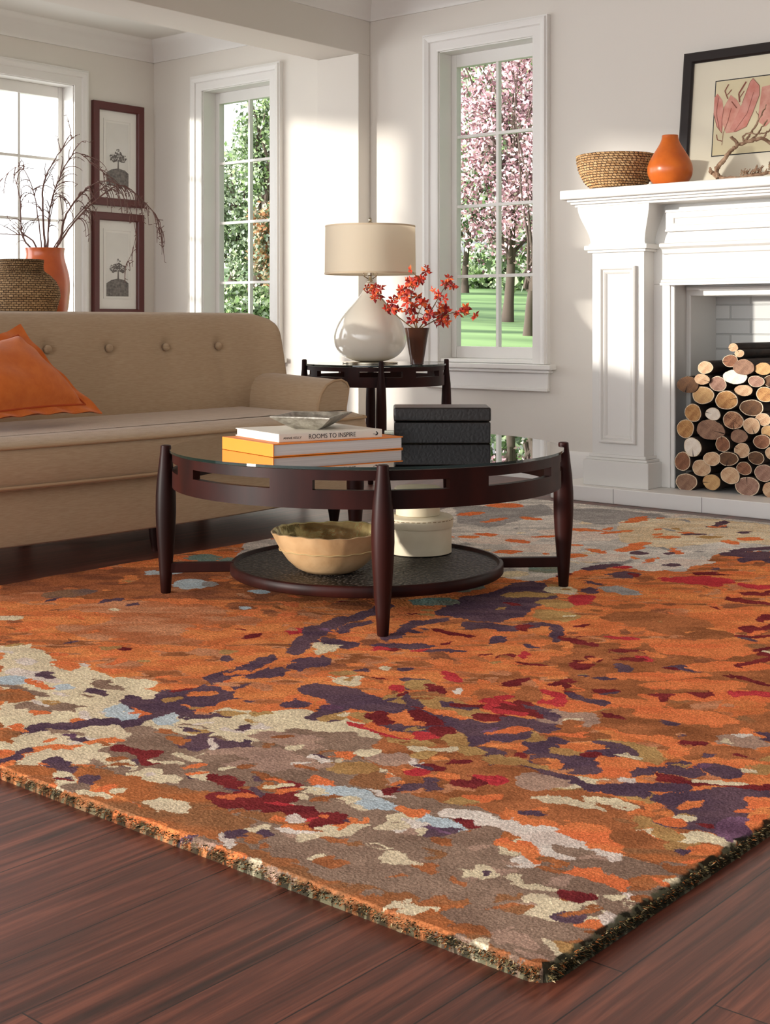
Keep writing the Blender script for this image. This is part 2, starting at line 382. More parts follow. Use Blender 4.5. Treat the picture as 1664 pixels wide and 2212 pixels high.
    m = MB(); m.prism(prof, lambda p_, q_, t: Vector((p_, t, q_)), ya-.02, yb+.02)
    prof = [(5.49, 1.035), (5.466, 1.035), (5.462, 1.022), (5.45, 1.018), (5.446, 1.008), (5.438, 1.004), (5.438, .994), (5.49, .994)]
    m.prism(prof, lambda p_, q_, t: Vector((p_, t, q_)), ya-.02, yb+.02)
    m.build('ledge', mant, fr, angle=30)
    # bed moulding and shelf
    m = MB()
    a, b_ = mir(3.39, 3.39)[0], 3.39
    m.box(5.36, 5.925, a, b_, 1.362, 1.374); m.box(5.345, 5.925, a-.02, b_+.015, 1.374, 1.386); m.box(5.33, 5.925, a-.03, b_+.025, 1.386, 1.398)
    sh = MB(); sh.box(5.30, 5.928, 2*C0-3.436, 3.436, 1.397, 1.440)
    sh = sh.build('mantel_shelf', mant, R, smooth=False, bevel=.006, seg=3)
    m.build('bed_moulding', mant, sh, smooth=False, bevel=.003)
    return R
fireplace()

# ------------------------------------------------------------------ round tables with slotted ring
def round_table(name, C, r, H, gt, ring, slots_z, leg_r, leg_prof, shelf, label, angs=(225, 135, 45, 315), scale=1.):
    R = thing(name, (C[0], C[1], 0), label, 'table'); cx, cy = C
    z1, z0 = ring; s1, s0 = slots_z; ro = r-.012; ri = ro-.022
    # ring with slots
    m = MB(); N = 360
    def solid(deg):
        for a in angs:
            if abs((deg-a+180) % 360-180) < 18.5 or abs((deg-a-45+180) % 360-180) < 15: return False
        return True
    zs = [z0, s0, s1, z1]
    for k in range(N):
        a0 = 2*PI*k/N; a1 = 2*PI*(k+1)/N; so_ = solid(k+.5)
        pr = solid(k-.5); nx = solid(k+1.5)
        for zi in range(3):
            if zi == 1 and not so_: continue
            for rr in (ro, ri):
                m.add([(cx+rr*math.cos(a0), cy+rr*math.sin(a0), zs[zi]), (cx+rr*math.cos(a1), cy+rr*math.sin(a1), zs[zi]),
                       (cx+rr*math.cos(a1), cy+rr*math.sin(a1), zs[zi+1]), (cx+rr*math.cos(a0), cy+rr*math.sin(a0), zs[zi+1])], [(0, 1, 2, 3)])
        for zc in ([z0, z1] if so_ else [z0, s0, s1, z1]):
            m.add([(cx+ro*math.cos(a0), cy+ro*math.sin(a0), zc), (cx+ro*math.cos(a1), cy+ro*math.sin(a1), zc),
                   (cx+ri*math.cos(a1), cy+ri*math.sin(a1), zc), (cx+ri*math.cos(a0), cy+ri*math.sin(a0), zc)], [(0, 1, 2, 3)])
        for A, oth in ((a0, pr), (a1, nx)):
            if so_ and not oth:
                m.add([(cx+ro*math.cos(A), cy+ro*math.sin(A), s0), (cx+ro*math.cos(A), cy+ro*math.sin(A), s1),
                       (cx+ri*math.cos(A), cy+ri*math.sin(A), s1), (cx+ri*math.cos(A), cy+ri*math.sin(A), s0)], [(0, 1, 2, 3)])
    k = m; me = k.build('apron_ring', wood, R, angle=40)
    bb = bmesh.new(); bb.from_mesh(me.data); bmesh.ops.remove_doubles(bb, verts=bb.verts, dist=1e-5); bmesh.ops.recalc_face_normals(bb, faces=bb.faces); bb.to_mesh(me.data); bb.free()
    me.data.set_sharp_from_angle(angle=math.radians(40))
    # glass
    g = MB(); n = 128; gz0 = gt-.007; rg = r-.004
    top = [(cx+rg*math.cos(2*PI*i/n), cy+rg*math.sin(2*PI*i/n), gt) for i in range(n)]
    g.add(top, [tuple(range(n))], 0); g.add([(x, y, gz0) for x, y, z in top], [tuple(range(n))], 1)
    g.add(top+[(x, y, gz0) for x, y, z in top], [(i, (i+1) % n, n+(i+1) % n, n+i) for i in range(n)], 2)
    tp = g.build('glass_top', [g_top, g_thru, g_edge], R, smooth=False)
    # legs
    for a in angs:
        A = math.radians(a); L = Vector((cx+leg_r*math.cos(A), cy+leg_r*math.sin(A), 0))
        m = MB(); m.lathe([(q*.5, z) for q, z in leg_prof], L, 24); m.build('leg', wood, R, angle=50)
    if shelf:
        zt, rs = shelf
        m = MB(); m.lathe([(rs-.02, zt-.024), (rs-.004, zt-.024), (rs, zt-.02), (rs, zt+.004), (rs-.004, zt+.008), (rs-.012, zt+.008), (rs-.016, zt), (rs-.02, zt-.004)], (cx, cy, 0), 96, cap=False)
        sh = m.build('shelf_rim', wood, R, angle=50)
        m = MB(); m.lathe([(rs-.014, zt-.02), (rs-.014, zt-.002)], (cx, cy, 0), 96)
        m.build('woven_shelf', cane_mat(), sh, angle=50)
        for a in angs:
            A = math.radians(a); M = Matrix.Translation((cx, cy, 0)) @ Matrix.Rotation(A, 4, 'Z')
            m = MB(); m.box(rs-.01, leg_r, -.012, .012, zt-.02, zt+.01, M); m.build('stretcher', wood, R, smooth=False, bevel=.003)
    return R
def cane_mat():
    m = mat('black_woven_cane', (40, 34, 30), .5, spec=.35); n = m.node_tree; L = n.links; b_ = n.nodes['Principled BSDF']
    t = n.nodes.new('ShaderNodeTexCoord'); wv = n.nodes.new('ShaderNodeTexVoronoi'); wv.inputs['Scale'].default_value = 95
    L.new(t.outputs['Object'], wv.inputs[0]); bu = n.nodes.new('ShaderNodeBump'); bu.inputs['Strength'].default_value = 1; bu.inputs['Distance'].default_value = .004
    L.new(wv.outputs['Distance'], bu.inputs['Height']); L.new(bu.outputs[0], b_.inputs['Normal'])
    rp = n.nodes.new('ShaderNodeValToRGB'); rp.color_ramp.elements[0].color = srgb((120, 108, 98))+(1,); rp.color_ramp.elements[1].color = srgb((22, 18, 16))+(1,); rp.color_ramp.elements[0].position = .1; rp.color_ramp.elements[1].position = .45
    L.new(wv.outputs['Distance'], rp.inputs[0]); L.new(rp.outputs[0], b_.inputs['Base Color'])
    return m
leg_main = [(.024, 0.018), (.030, .021), (.038, .08), (.047, .14), (.056, .20), (.061, .26), (.060, .31), (.053, .36), (.043, .40), (.034, .44), (.031, .459), (.022, .461)]
CT = round_table('coffee_table', (3.06, 2.672), .595, .45, .453, (.443, .342), (.417, .391), .603, leg_main, (.10, .412),
                 'round dark wood coffee table with clear glass top and woven lower shelf')
leg_side = [(.022, 0), (.028, .003), (.038, .12), (.05, .3), (.05, .42), (.042, .53), (.026, .60), (.024, .645), (.016, .648)]
ST = (4.925, 4.245)
round_table('side_table', ST, .345, .62, .628, (.618, .525), (.598, .572), .345, leg_side, None,
            'round dark wood side table holding the cream lamp beside the sofa arm')

# ------------------------------------------------------------------ sofa
def super_pillow(W, D, H, nu, nv, pw=2.6, rnd=.12, disp=None):
    """closed cushion: x half-width W, z half-height H, y thickness D; returns two grids of points in local coordinates"""
    F = []; B = []
    for i in range(nu+1):
        u = -1+2*i/nu; u = math.sin(u*PI/2)*.35+u*.65; fr = []; br = []
        for j in range(nv+1):
            v_ = -1+2*j/nv; v_ = math.sin(v_*PI/2)*.35+v_*.65
            # round the outline corners
            x = u*W; z = v_*H; r = rnd
            ax, az = abs(x), abs(z)
            if ax > W-r and az > H-r:
                dx, dz = ax-(W-r), az-(H-r); mx = max(dx, dz); l = math.hypot(dx, dz)
                if l > 1e-9: s_ = mx/l; ax = W-r+dx*s_; az = H-r+dz*s_
                x = math.copysign(ax, x); z = math.copysign(az, z)
            t = max(0, (1-abs(u)**(W/H*pw*2.2)))*max(0, 1-abs(v_)**(pw*1.6)); t = t**.42
            d = disp(x, z, u, v_) if disp else (0, 0)
            fr.append(Vector((x, -D*t+d[0], z))); br.append(Vector((x, D*t*1.0+d[1], z)))
        F.append(fr); B.append(br)
    return F, B
def sofa():
    X0, X1 = 2.0, 4.34
    R = thing('sofa', (3.17, 4.2, 0), 'tan linen sofa with buttoned back and single long seat cushion behind the coffee table', 'sofa')
    bow = lambda x: 3.60+.10*max(0, (x-3.1)/1.15)**2+.10*max(0, (3.1-x)/1.15)**2
    # rail: front panel, bowed
    m = MB(); P = []
    n = 40
    for i in range(n+1):
        x = X0+.02+(4.20-X0-.02)*i/n; y = bow(x)+.035
        P.append([Vector((x, 4.72, .11)), Vector((x, y+.02, .108)), Vector((x, y+.004, .115)), Vector((x, y, .13)), Vector((x, y, .27)), Vector((x, y+.01, .29)), Vector((x, 4.72, .29))])
    m.grid(P, close_v=True); m.add(P[0], [tuple(range(7))]); m.add(P[-1], [tuple(range(7))])
    rail = m.build('base_rail', linen, R, angle=50)
    # seat cushion, T-shaped outline
    out = []
    def outl():
        pts = []
        n = 44
        for i in range(n+1): x = X0+.05+(4.22-X0-.05)*i/n; pts.append((x, bow(x)))
        pts += [(4.255, 3.73), (4.27, 3.78), (4.265, 3.84), (4.24, 3.88), (4.15, 3.89), (4.14, 3.93), (4.14, 4.5)]
        pts += [(X0+.2, 4.5), (X0+.2, 3.93), (X0+.18, 3.89), (X0+.08, 3.88), (X0+.02, 3.82), (X0+.01, 3.76)]
        return pts
    o2 = outl(); cxs = sum(p[0] for p in o2)/len(o2)
    def inset(d, z):
        k = len(o2); res = []
        for i in range(k):
            a = Vector(o2[i-1]); b_ = Vector(o2[(i+1) % k]); t = (b_-a).normalized(); nn = Vector((-t.y, t.x))
            p = Vector(o2[i])+nn*d; res.append(Vector((p.x, p.y, z)))
        return res
    lay = [(.03, .292), (.006, .30), (-.004, .33), (-.008, .365), (-.004, .40), (.003, .425), (.012, .437), (.05, .449), (.1, .456)]
    m = MB(); m.grid([inset(d, z) for d, z in lay], close_v=True)
    L0 = inset(.1, .456); m.add(L0, [tuple(range(len(L0)))]); L0 = inset(.03, .292); m.add(L0, [tuple(range(len(L0)))])
    seat = m.build('seat_cushion', linen, R, angle=60)
    m = MB(); m.loop(inset(-.002, .431), .0055, 8); m.loop(inset(-.001, .305), .0055, 8); m.build('piping', pipem, seat)
    # back
    btn = [2.2+.305*i-.25 for i in range(8)]
    btn = [4.02-.298*i for i in range(7)]
    Wb, Hb = 1.19, .255; cxb, cyb, czb = 3.175, 4.44, .615
    def disp(x, z, u, v_):
        f_ = 0
        for b0 in btn:
            dx = x+cxb-b0; dz = z+czb-.722; rr = math.hypot(dx, dz*1.1)
            f_ += .020*math.exp(-(rr/.035)**2)+.012*math.exp(-(rr/.12)**2)
            if dz < 0: f_ += .006*math.exp(-(dx/.03)**2)*math.exp(-((dz+.09)/.1)**2)
        w_ = .11*max(0, (u-.86)/.14)**2+.11*max(0, (-u-.86)/.14)**2     # ends curve forward
        lean = .10*(v_)*.5
        return (f_+lean-w_, lean-w_)
    F, B = super_pillow(Wb, .105, Hb, 200, 44, 2.2, .10, disp)
    T = lambda G: [[p+Vector((cxb, cyb, czb)) for p in r] for r in G]
    m = MB(); m.grid(T(F)); m.grid(T(B)); bk = m.build('backrest', linen, R, angle=80)
    b4 = bmesh.new(); b4.from_mesh(bk.data); bmesh.ops.remove_doubles(b4, verts=b4.verts, dist=1e-4); bmesh.ops.recalc_face_normals(b4, faces=b4.faces); b4.to_mesh(bk.data); b4.free()
    bk.data.polygons.foreach_set('use_smooth', [True]*len(bk.data.polygons))
    for b0 in btn:
        m = MB(); M = Matrix.Translation((b0, 4.378, .722)) @ Matrix.Rotation(PI/2-.1, 4, 'X')
        mm = MB(); mm.lathe([(.004, .012), (.011, .0105), (.0155, .006), (.017, 0), (.015, -.006), (.005, -.01)][::-1], (0, 0, 0), 20)
        m.add([M @ Vector(p) for p in mm.v], mm.f); m.build('button', linen, bk, angle=60)
    m = MB(); m.box(X0+.1, X1-.1, 4.44, 4.66, .12, .62); m.build('back_frame', linen, R, smooth=False, bevel=.03, seg=4)
    # arms
    prof = [(0, .30), (.0, .42), (.006, .48), (.024, .525), (.055, .557), (.1, .575), (.15, .578), (.182, .565), (.196, .545), (.192, .52), (.178, .46), (.17, .3), (.17, .12), (.0, .12)]
    for s_ in (1, -1):
        xb = 4.145 if s_ == 1 else 2*3.17-4.145
        def fn(p, q, t): return Vector((xb+s_*p, t, q+max(0, (t-3.9)*.05 if q > .4 else 0)))
        m = MB(); ys = [3.895, 3.90, 3.915]+[3.915+i*.09 for i in range(1, 9)]
        P = []
        for iy, y in enumerate(ys):
            s2 = .955 if iy == 0 else 1
            P.append([fn(.09+(p-.09)*s2, .36+(q-.36)*s2, y) for p, q in prof])
        m.grid(P, close_v=True); m.add(P[0], [tuple(range(len(prof)))]); m.add(P[-1], [tuple(range(len(prof)))])
        arm = m.build('armrest', linen, R, angle=45)
        m = MB(); m.tube([fn(p, q, 3.898) for p, q in prof[:-1]], .0055, 8); m.build('piping', pipem, arm)
    for x in (2.15, 3.17, 4.12):
        for y in (3.78, 4.6):
            m = MB(); m.lathe([(.018, 0), (.026, .05), (.032, .115)], (x, y, 0), 20); m.build('leg', wood, R)
    return R
sofa()

# throw pillow with a flange
def pillow():
    pm = mat('orange_cotton', (226, 122, 50), .9, noise=(30, 4), col2=(216, 110, 42), bump=(300, .3), spec=.1, sheen=.3)
    BR = atZ(222, 894, .462); BL = atZ(-45, 922, .462); TR = atD(42, 703, 4.93); TL = atD(-215, 800, 4.45)
    BR = atD(222, 893, 4.95); BL = atD(-60, 912, 4.42)
    nrm = (BR-BL).cross(TL-BL).normalized()
    if nrm.y > 0: nrm = -nrm
    n = 44; m = MB()
    def pt(u, v_, off): 
        p = BL*(1-u)*(1-v_)+BR*u*(1-v_)+TL*(1-u)*v_+TR*u*v_
        return p+nrm*off
    def wrinkle(u, v_): return .004*math.sin(17*u+5*v_)*math.sin(9*v_-4*u)+.006*math.sin(26*(u-v_)+3*u*u)*math.exp(-((u-.85)**2+(v_-.85)**2)/.03)
    def th(u, v_):
        a = (u-.09)/.82; b_ = (v_-.09)/.82
        if a <= 0 or a >= 1 or b_ <= 0 or b_ >= 1: return .004+.004*math.sin(30*u+22*v_)
        e = (1-abs(2*a-1)**3.2)*(1-abs(2*b_-1)**3.2)
        return .004+.085*e**.55+wrinkle(u, v_)*min(1, e*4)
    def warp(u, v_):      # sides curve inwards
        u2 = u+.035*math.sin(PI*v_)*(0.5-u)*2; v2 = v_+.035*math.sin(PI*u)*(.5-v_)*2; return u2, v2
    F = [[pt(*warp(i/n, j/n), th(i/n, j/n)) for j in range(n+1)] for i in range(n+1)]
    B = [[pt(*warp(i/n, j/n), -th(i/n, j/n)*.9 if 0 < i < n and 0 < j < n else th(i/n, j/n)-.003) for j in range(n+1)] for i in range(n+1)]
    m.grid(F); m.grid(B)
    o = m.build('throw_pillow', pm, angle=70)
    tag(o, 'orange cotton throw pillow with flanged edge leaning on the tan sofa back', 'pillow')
    recentre(o, BL)
    m = MB(); ring = []
    for k_ in range(60):
        t = k_/60*4; s_ = int(t); q = t-s_; a = .085; b_ = .915
        u, v_ = [(a+(b_-a)*q, a), (b_, a+(b_-a)*q), (b_-(b_-a)*q, b_), (a, b_-(b_-a)*q)][s_]
        ring.append(pt(*warp(u, v_), .009))
    m.loop(ring, .0035, 6); m.build('seam', mat('orange_seam', (190, 78, 28), .9), o)
pillow()
# ------------------------------------------------------------------ lamp, flowers, things on the side table
def solid_top(name, mb, m, label, cat, c, group=None, **k):
    o = mb.build(name, m, **k); tag(o, label, cat, group); return recentre(o, c)
def lamp():
    p = atD(800, HZ, 6.5); p.z = .628
    R = thing('table_lamp', p, 'cream teardrop ceramic lamp with linen drum shade on the round side table', 'lamp')
    c = (p.x, p.y, 0)
    m = MB(); m.lathe([(.13, .6285), (.135, .630), (.135, .634), (.13, .636)], c, 64); m.build('base_disc', brass, R)
    prof = [(.055, .636), (.085, .640), (.125, .655), (.155, .682), (.172, .712), (.178, .745), (.174, .782), (.156, .828), (.126, .872), (.092, .908), (.062, .94), (.042, .966), (.03, .99), (.024, 1.01), (.022, 1.022)]
    m = MB(); m.lathe(prof, c, 72); m.build('ceramic_body', ceram, R, angle=80, sub=1)
    m = MB(); m.lathe([(.012, 1.02), (.014, 1.024), (.012, 1.03), (.008, 1.035), (.008, 1.05), (.016, 1.055), (.018, 1.09), (.006, 1.1), (.005, 1.3), (.012, 1.305), (.012, 1.31), (.006, 1.315), (.009, 1.322), (.006, 1.33), (.001, 1.333)], c, 24)
    for a in (0, 2.1, 4.2): m.tube([(c[0]+.008*math.cos(a), c[1]+.008*math.sin(a), 1.287), (c[0]+.216*math.cos(a), c[1]+.216*math.sin(a), 1.287)], .002, 6)
    for s_ in (1, -1): m.tube([(c[0]+s_*.01*RX, c[1]+s_*.01*RY, 1.036), (c[0]+s_*.03*RX, c[1]+s_*.03*RY, 1.05), (c[0]+s_*.032*RX, c[1]+s_*.032*RY, 1.065), (c[0]+s_*.02*RX, c[1]+s_*.02*RY, 1.075)], .003, 6)
    m.build('stem_and_harp', brass, R, angle=50)
    sm = bpy.data.materials.new('shade_linen'); sm.use_nodes = True; n = sm.node_tree; b_ = n.nodes['Principled BSDF']
    b_.inputs['Base Color'].default_value = srgb((240, 230, 212))+(1,); b_.inputs['Roughness'].default_value = .9
    tl = n.nodes.new('ShaderNodeBsdfTranslucent'); tl.inputs[0].default_value = srgb((248, 240, 226))+(1,); mx = n.nodes.new('ShaderNodeMixShader'); mx.inputs[0].default_value = .58
    n.links.new(b_.outputs[0], mx.inputs[1]); n.links.new(tl.outputs[0], mx.inputs[2]); n.links.new(mx.outputs[0], n.nodes['Material Output'].inputs[0])
    m = MB(); m.lathe([(.221, 1.058), (.218, 1.293), (.2165, 1.293), (.2195, 1.058), (.221, 1.058)], c, 80, cap=False); sh = m.build('lamp_shade', sm, R)
    m = MB(); 
    for z, r in ((1.062, .2215), (1.289, .2185)): m.lathe([(r, z-.004), (r+.0008, z), (r, z+.004)], c, 80, cap=False)
    m.build('shade_trim', mat('shade_edge', (200, 180, 152), .8), sh)
lamp()
VC = atD(901, HZ, 6.28); VC.z = .628
def flower_vase():
    m = MB(); 
    def sq(p, i, a):      # softly squared
        f_ = 1+.06*math.cos(4*a); return Vector((p.x*f_, p.y*f_, p.z))
    prof = [(.026, .628), (.033, .630), (.033, .640), (.036, .66), (.043, .70), (.051, .75), (.060, .796), (.062, .801), (.059, .801), (.05, .75), (.04, .70), (.03, .65)]
    m.lathe(prof, (VC.x, VC.y, 0), 48, fn=sq)
    solid_top('flower_vase', m, darkv, 'small dark brown tapered vase holding red blossom sprigs on the side table', 'vase', VC, angle=50)
flower_vase()
def sprig(label, stem, blooms, seed, dj):
    rnd = random.Random(seed); d0 = 6.28
    pts = []
    k = len(stem)
    for i, (x, y) in enumerate(stem): pts.append(atD(x, y, d0+dj*i/(k-1)))
    # smooth path
    P = []
    for i in range(k-1):
        for j in range(6):
            t = j/6; p0 = pts[max(i-1, 0)]; p1 = pts[i]; p2 = pts[i+1]; p3 = pts[min(i+2, k-1)]
            P.append(.5*((2*p1)+(-p0+p2)*t+(2*p0-5*p1+4*p2-p3)*t*t+(-p0+3*p1-3*p2+p3)*t**3))
    P.append(pts[-1])
    m = MB(); n = len(P); m.tube(P, [.0035*(1-.7*i/n) for i in range(n)], 6)
    mb = MB()
    for (x, y, s_) in blooms:
        c = atD(x, y, d0+dj*.8+rnd.uniform(-.03, .03)); near = min(P[3:], key=lambda q: (q-c).length)
        m.tube([near, (near+c)/2+Vector((0, 0, -.003)), c], [.0018, .0014, .001], 5)
        for fl in range(max(1, round(s_*2))):
            cc = c+Vector([rnd.uniform(-.014, .014)*s_ for _ in range(3)]); ax = Vector([rnd.uniform(-1, 1) for _ in range(3)])+Vector((-.6, -.6, .3)); ax.normalize()
            a1 = ax.orthogonal().normalized(); a2 = ax.cross(a1); np_ = rnd.choice((5, 5, 6)); w0 = rnd.uniform(0, 6)
            for q in range(np_):
                A = w0+2*PI*q/np_+rnd.uniform(-.25, .25); dr = a1*math.cos(A)+a2*math.sin(A); sd_ = ax.cross(dr); L = rnd.uniform(.021, .035)*(.7+.3*s_); w = L*.27
                tip = cc+dr*L+ax*L*rnd.uniform(-.3, .5); mid = cc+dr*L*.55+ax*L*.18
                mb.cur = rnd.choice((0, 0, 1, 2))
                mb.add([cc, mid+sd_*w, tip, mid-sd_*w, mid+ax*.003], [(0, 1, 4), (1, 2, 4), (2, 3, 4), (3, 0, 4)])
            mb.cur = 1
            mb.add([cc+ax*.004+a1*.003, cc+ax*.004+a2*.003, cc+ax*.004-a1*.003, cc+ax*.004-a2*.003, cc+ax*.009], [(0, 1, 4), (1, 2, 4), (2, 3, 4), (3, 0, 4)])
    o = solid_top('flower_sprig', m, mat('twig_green_brown', (110, 84, 46), .8), label, 'flowers', pts[0], 'blossom sprigs in the brown vase')
    mb.build('blossoms', [mat('red_petal', (196, 52, 24), .6), mat('dark_red_petal', (140, 26, 26), .6), mat('orange_petal', (232, 104, 44), .6)], o, smooth=False)
sprig('red blossom sprig arching left in front of the lamp neck', [(898, 712), (880, 700), (850, 675), (828, 650), (808, 622)], [(807, 622, 1.3), (825, 633, 1.2), (815, 640, 1.2), (790, 622, .6), (847, 662, 1.2), (838, 664, 1), (858, 668, .8), (795, 632, .5)], 1, .03)
sprig('tallest red blossom sprig rising above the vase to the shade', [(900, 712), (893, 690), (888, 650), (893, 620), (912, 592)], [(893, 603, .9), (888, 585, .6), (922, 584, 1.2), (908, 600, 1), (895, 612, 1.2), (882, 616, 1.4), (867, 634, 1.4), (856, 640, 1.1), (897, 634, 1.4), (880, 630, 1.5), (905, 645, 1)], 2, .04)
sprig('short red blossom sprig low over the vase mouth', [(902, 712), (900, 695), (905, 675), (915, 655)], [(913, 654, 1.3), (925, 662, 1), (890, 672, 1), (878, 676, .9), (895, 696, 1), (900, 662, .8), (925, 683, 1.4), (915, 690, .7), (880, 655, .9)], 3, -.05)
sprig('red blossom sprig leaning right with an upturned tip', [(904, 712), (920, 690), (938, 660), (952, 635), (968, 610)], [(950, 637, 1), (963, 608, 1.1), (976, 618, 1), (938, 630, .5), (958, 642, .6), (970, 603, .7)], 4, .02)
sprig('long red blossom sprig reaching right across the window', [(905, 712), (925, 700), (955, 685), (985, 674), (1020, 682)], [(955, 672, 1.5), (963, 690, 1.4), (945, 694, 1), (968, 668, 1.2), (986, 676, 1), (1003, 666, 1.2), (1013, 672, 1), (1024, 683, .8), (950, 660, .8)], 5, -.02)

# ------------------------------------------------------------------ coffee-table things
def book(name, label, z, B, yaw_, L, W, T, cover, page, spine_side, cover_top=None):
    R = thing(name, (B[0], B[1], z), label, 'book', 'books stacked on the coffee table')
    M = Matrix.Translation((B[0], B[1], z)) @ Matrix.Rotation(yaw_, 4, 'Z')
    m = MB(); t = .003; e = .004
    m.box(0, L, 0, W, 0, t, M); m.box(0, L, 0, W, T-t, T, M)
    if spine_side == 'left': m.box(-.001, t, 0, W, 0, T, M)
    else: m.box(0, L, -.001, t, 0, T, M)
    m.build('cover', cover, R, smooth=False, bevel=.0015)
    m = MB(); m.box(t if spine_side == 'left' else e, L-e, e if spine_side == 'left' else t, W-e, t, T-t, M); m.build('pages', page, R, smooth=False)
    return R, M
pg1 = mat('grey_white_pages', (214, 204, 198), .9, noise=(3, 2), col2=(200, 190, 184), stretch=(1, 1, 200))
b1, M1 = book('large_book', 'large orange hardback book lying at the bottom of the coffee table pile', .4535, (2.631, 2.642), math.atan2(-.114, .427), .442, .30, .0365, mat('orange_cover', (240, 132, 30), .5), pg1, 'left')
b2, M2 = book('art_book', 'white book with black lettering on its spine lying on the orange book', .490, (2.676, 2.666), math.atan2(-.102, .328), .343, .275, .0235, mat('cream_cover', (228, 220, 206), .5), pg1, 'front')
def text(name, s, M, size, m, parent, sx=1):
    cu = bpy.data.curves.new(name, 'FONT'); cu.body = s; cu.size = size; cu.extrude = .0001; cu.align_y = 'CENTER'
    t = bpy.data.objects.new(name+'_curve', cu); SC.collection.objects.link(t); bpy.context.view_layer.update()
    me = bpy.data.meshes.new_from_object(t.evaluated_get(bpy.context.evaluated_depsgraph_get())); bpy.data.objects.remove(t, do_unlink=True)
    me.transform(Matrix.Translation(-WP[parent.name]) @ M @ Matrix.Scale(sx, 4, (1, 0, 0))); me.materials.clear(); me.materials.append(m); me.name = name
    o = bpy.data.objects.new(name, me); SC.collection.objects.link(o); o.parent = parent; WP[o.name] = WP[parent.name]
    return o
ink = mat('black_ink', (28, 26, 26), .6)
Rx = Matrix.Rotation(PI/2, 4, 'X')
text('spine_title', 'ROOMS TO INSPIRE', M2 @ Matrix.Translation((.095, -.0015, .0118)) @ Rx, .0182, ink, b2, .98)
text('spine_author', 'ANNIE KELLY', M2 @ Matrix.Translation((.014, -.0015, .0110)) @ Rx, .0085, ink, b2, 1.15)
m = MB(); m.add([M2 @ Vector(p) for p in [(.318, -.0015, .006), (.326, -.0015, .0065), (.329, -.0015, .012), (.324, -.0015, .018), (.320, -.0015, .017), (.3245, -.0015, .0125), (.3215, -.0015, .009)]], [tuple(range(7))])
m.add([M2 @ Vector(p) for p in [(.311, -.0015, .010), (.321, -.0015, .0085), (.321, -.0015, .010), (.312, -.0015, .0115)]], [(0, 1, 2, 3)])
m.build('spine_emblem', ink, b2, smooth=False)

def dish():
    z = .5137
    Lc, Fc, Rc, Bc = [atZ(x, y, z+.038) for x, y in ((583, 901), (712, 905), (760, 891), (634, 890))]
    cc = (Lc+Fc+Rc+Bc)/4
    def outline(k, zz, bow):
        pts = []; C4 = [Lc, Fc, Rc, Bc]; n = 12
        for i in range(4):
            a, b_ = C4[i], C4[(i+1) % 4]
            for j in range(n):
                t = j/n; p = a.lerp(b_, t); q = cc+(p-cc)*(1-bow*math.sin(PI*t))
                r = cc+(q-cc)*k; pts.append(Vector((r.x, r.y, zz)))
        return pts
    m = MB(); lay = [(.40, z, .0), (.46, z+.002, .02), (.72, z+.018, .04), (1, z+.037, .06), (1.0, z+.0405, .06), (.965, z+.0405, .06), (.70, z+.022, .04), (.42, z+.006, .02), (.2, z+.004, 0)]
    m.grid([outline(*l) for l in lay], close_v=True); a = outline(.4, z, 0); m.add(a, [tuple(range(len(a)))]); a = outline(.2, z+.004, 0); m.add(a, [tuple(range(len(a)))])
    solid_top('square_dish', m, mat('grey_stone_glaze', (168, 162, 148), .45, noise=(40, 6), col2=(122, 115, 102), bump=(90, .5)), 'small square grey stone dish with pointed corners on the white book', 'dish', (cc.x, cc.y, z), angle=40)
dish()
def croc_box():
    a = atZ(852, 958.5, .4535); b_ = atZ(1060, 958, .4535); d = (b_-a); L = d.length; yw = math.atan2(RY, RX)
    M = Matrix.Translation(a) @ Matrix.Rotation(yw, 4, 'Z')
    cm = mat('black_croc_leather', (20, 14, 11), .36, spec=.45); n = cm.node_tree; bb = n.nodes['Principled BSDF']
    t = n.nodes.new('ShaderNodeTexCoord'); vo = n.nodes.new('ShaderNodeTexVoronoi'); vo.feature = 'DISTANCE_TO_EDGE'; vo.inputs['Scale'].default_value = 70
    n.links.new(t.outputs['Object'], vo.inputs[0]); bu = n.nodes.new('ShaderNodeBump'); bu.inputs['Strength'].default_value = .5; bu.inputs['Distance'].default_value = .0015
    n.links.new(vo.outputs[0], bu.inputs['Height']); n.links.new(bu.outputs[0], bb.inputs['Normal'])
    R = thing('storage_box', a, 'black embossed leather box with lid on the coffee table glass', 'box')
    m = MB(); m.box(0, L, 0, .17, 0, .066, M); m.build('box_body', cm, R, smooth=False, bevel=.004, seg=3)
    m = MB(); m.box(-.0015, L+.0015, -.0015, .1715, .068, .111, M); m.build('lid', cm, R, smooth=False, bevel=.006, seg=3)
croc_box()
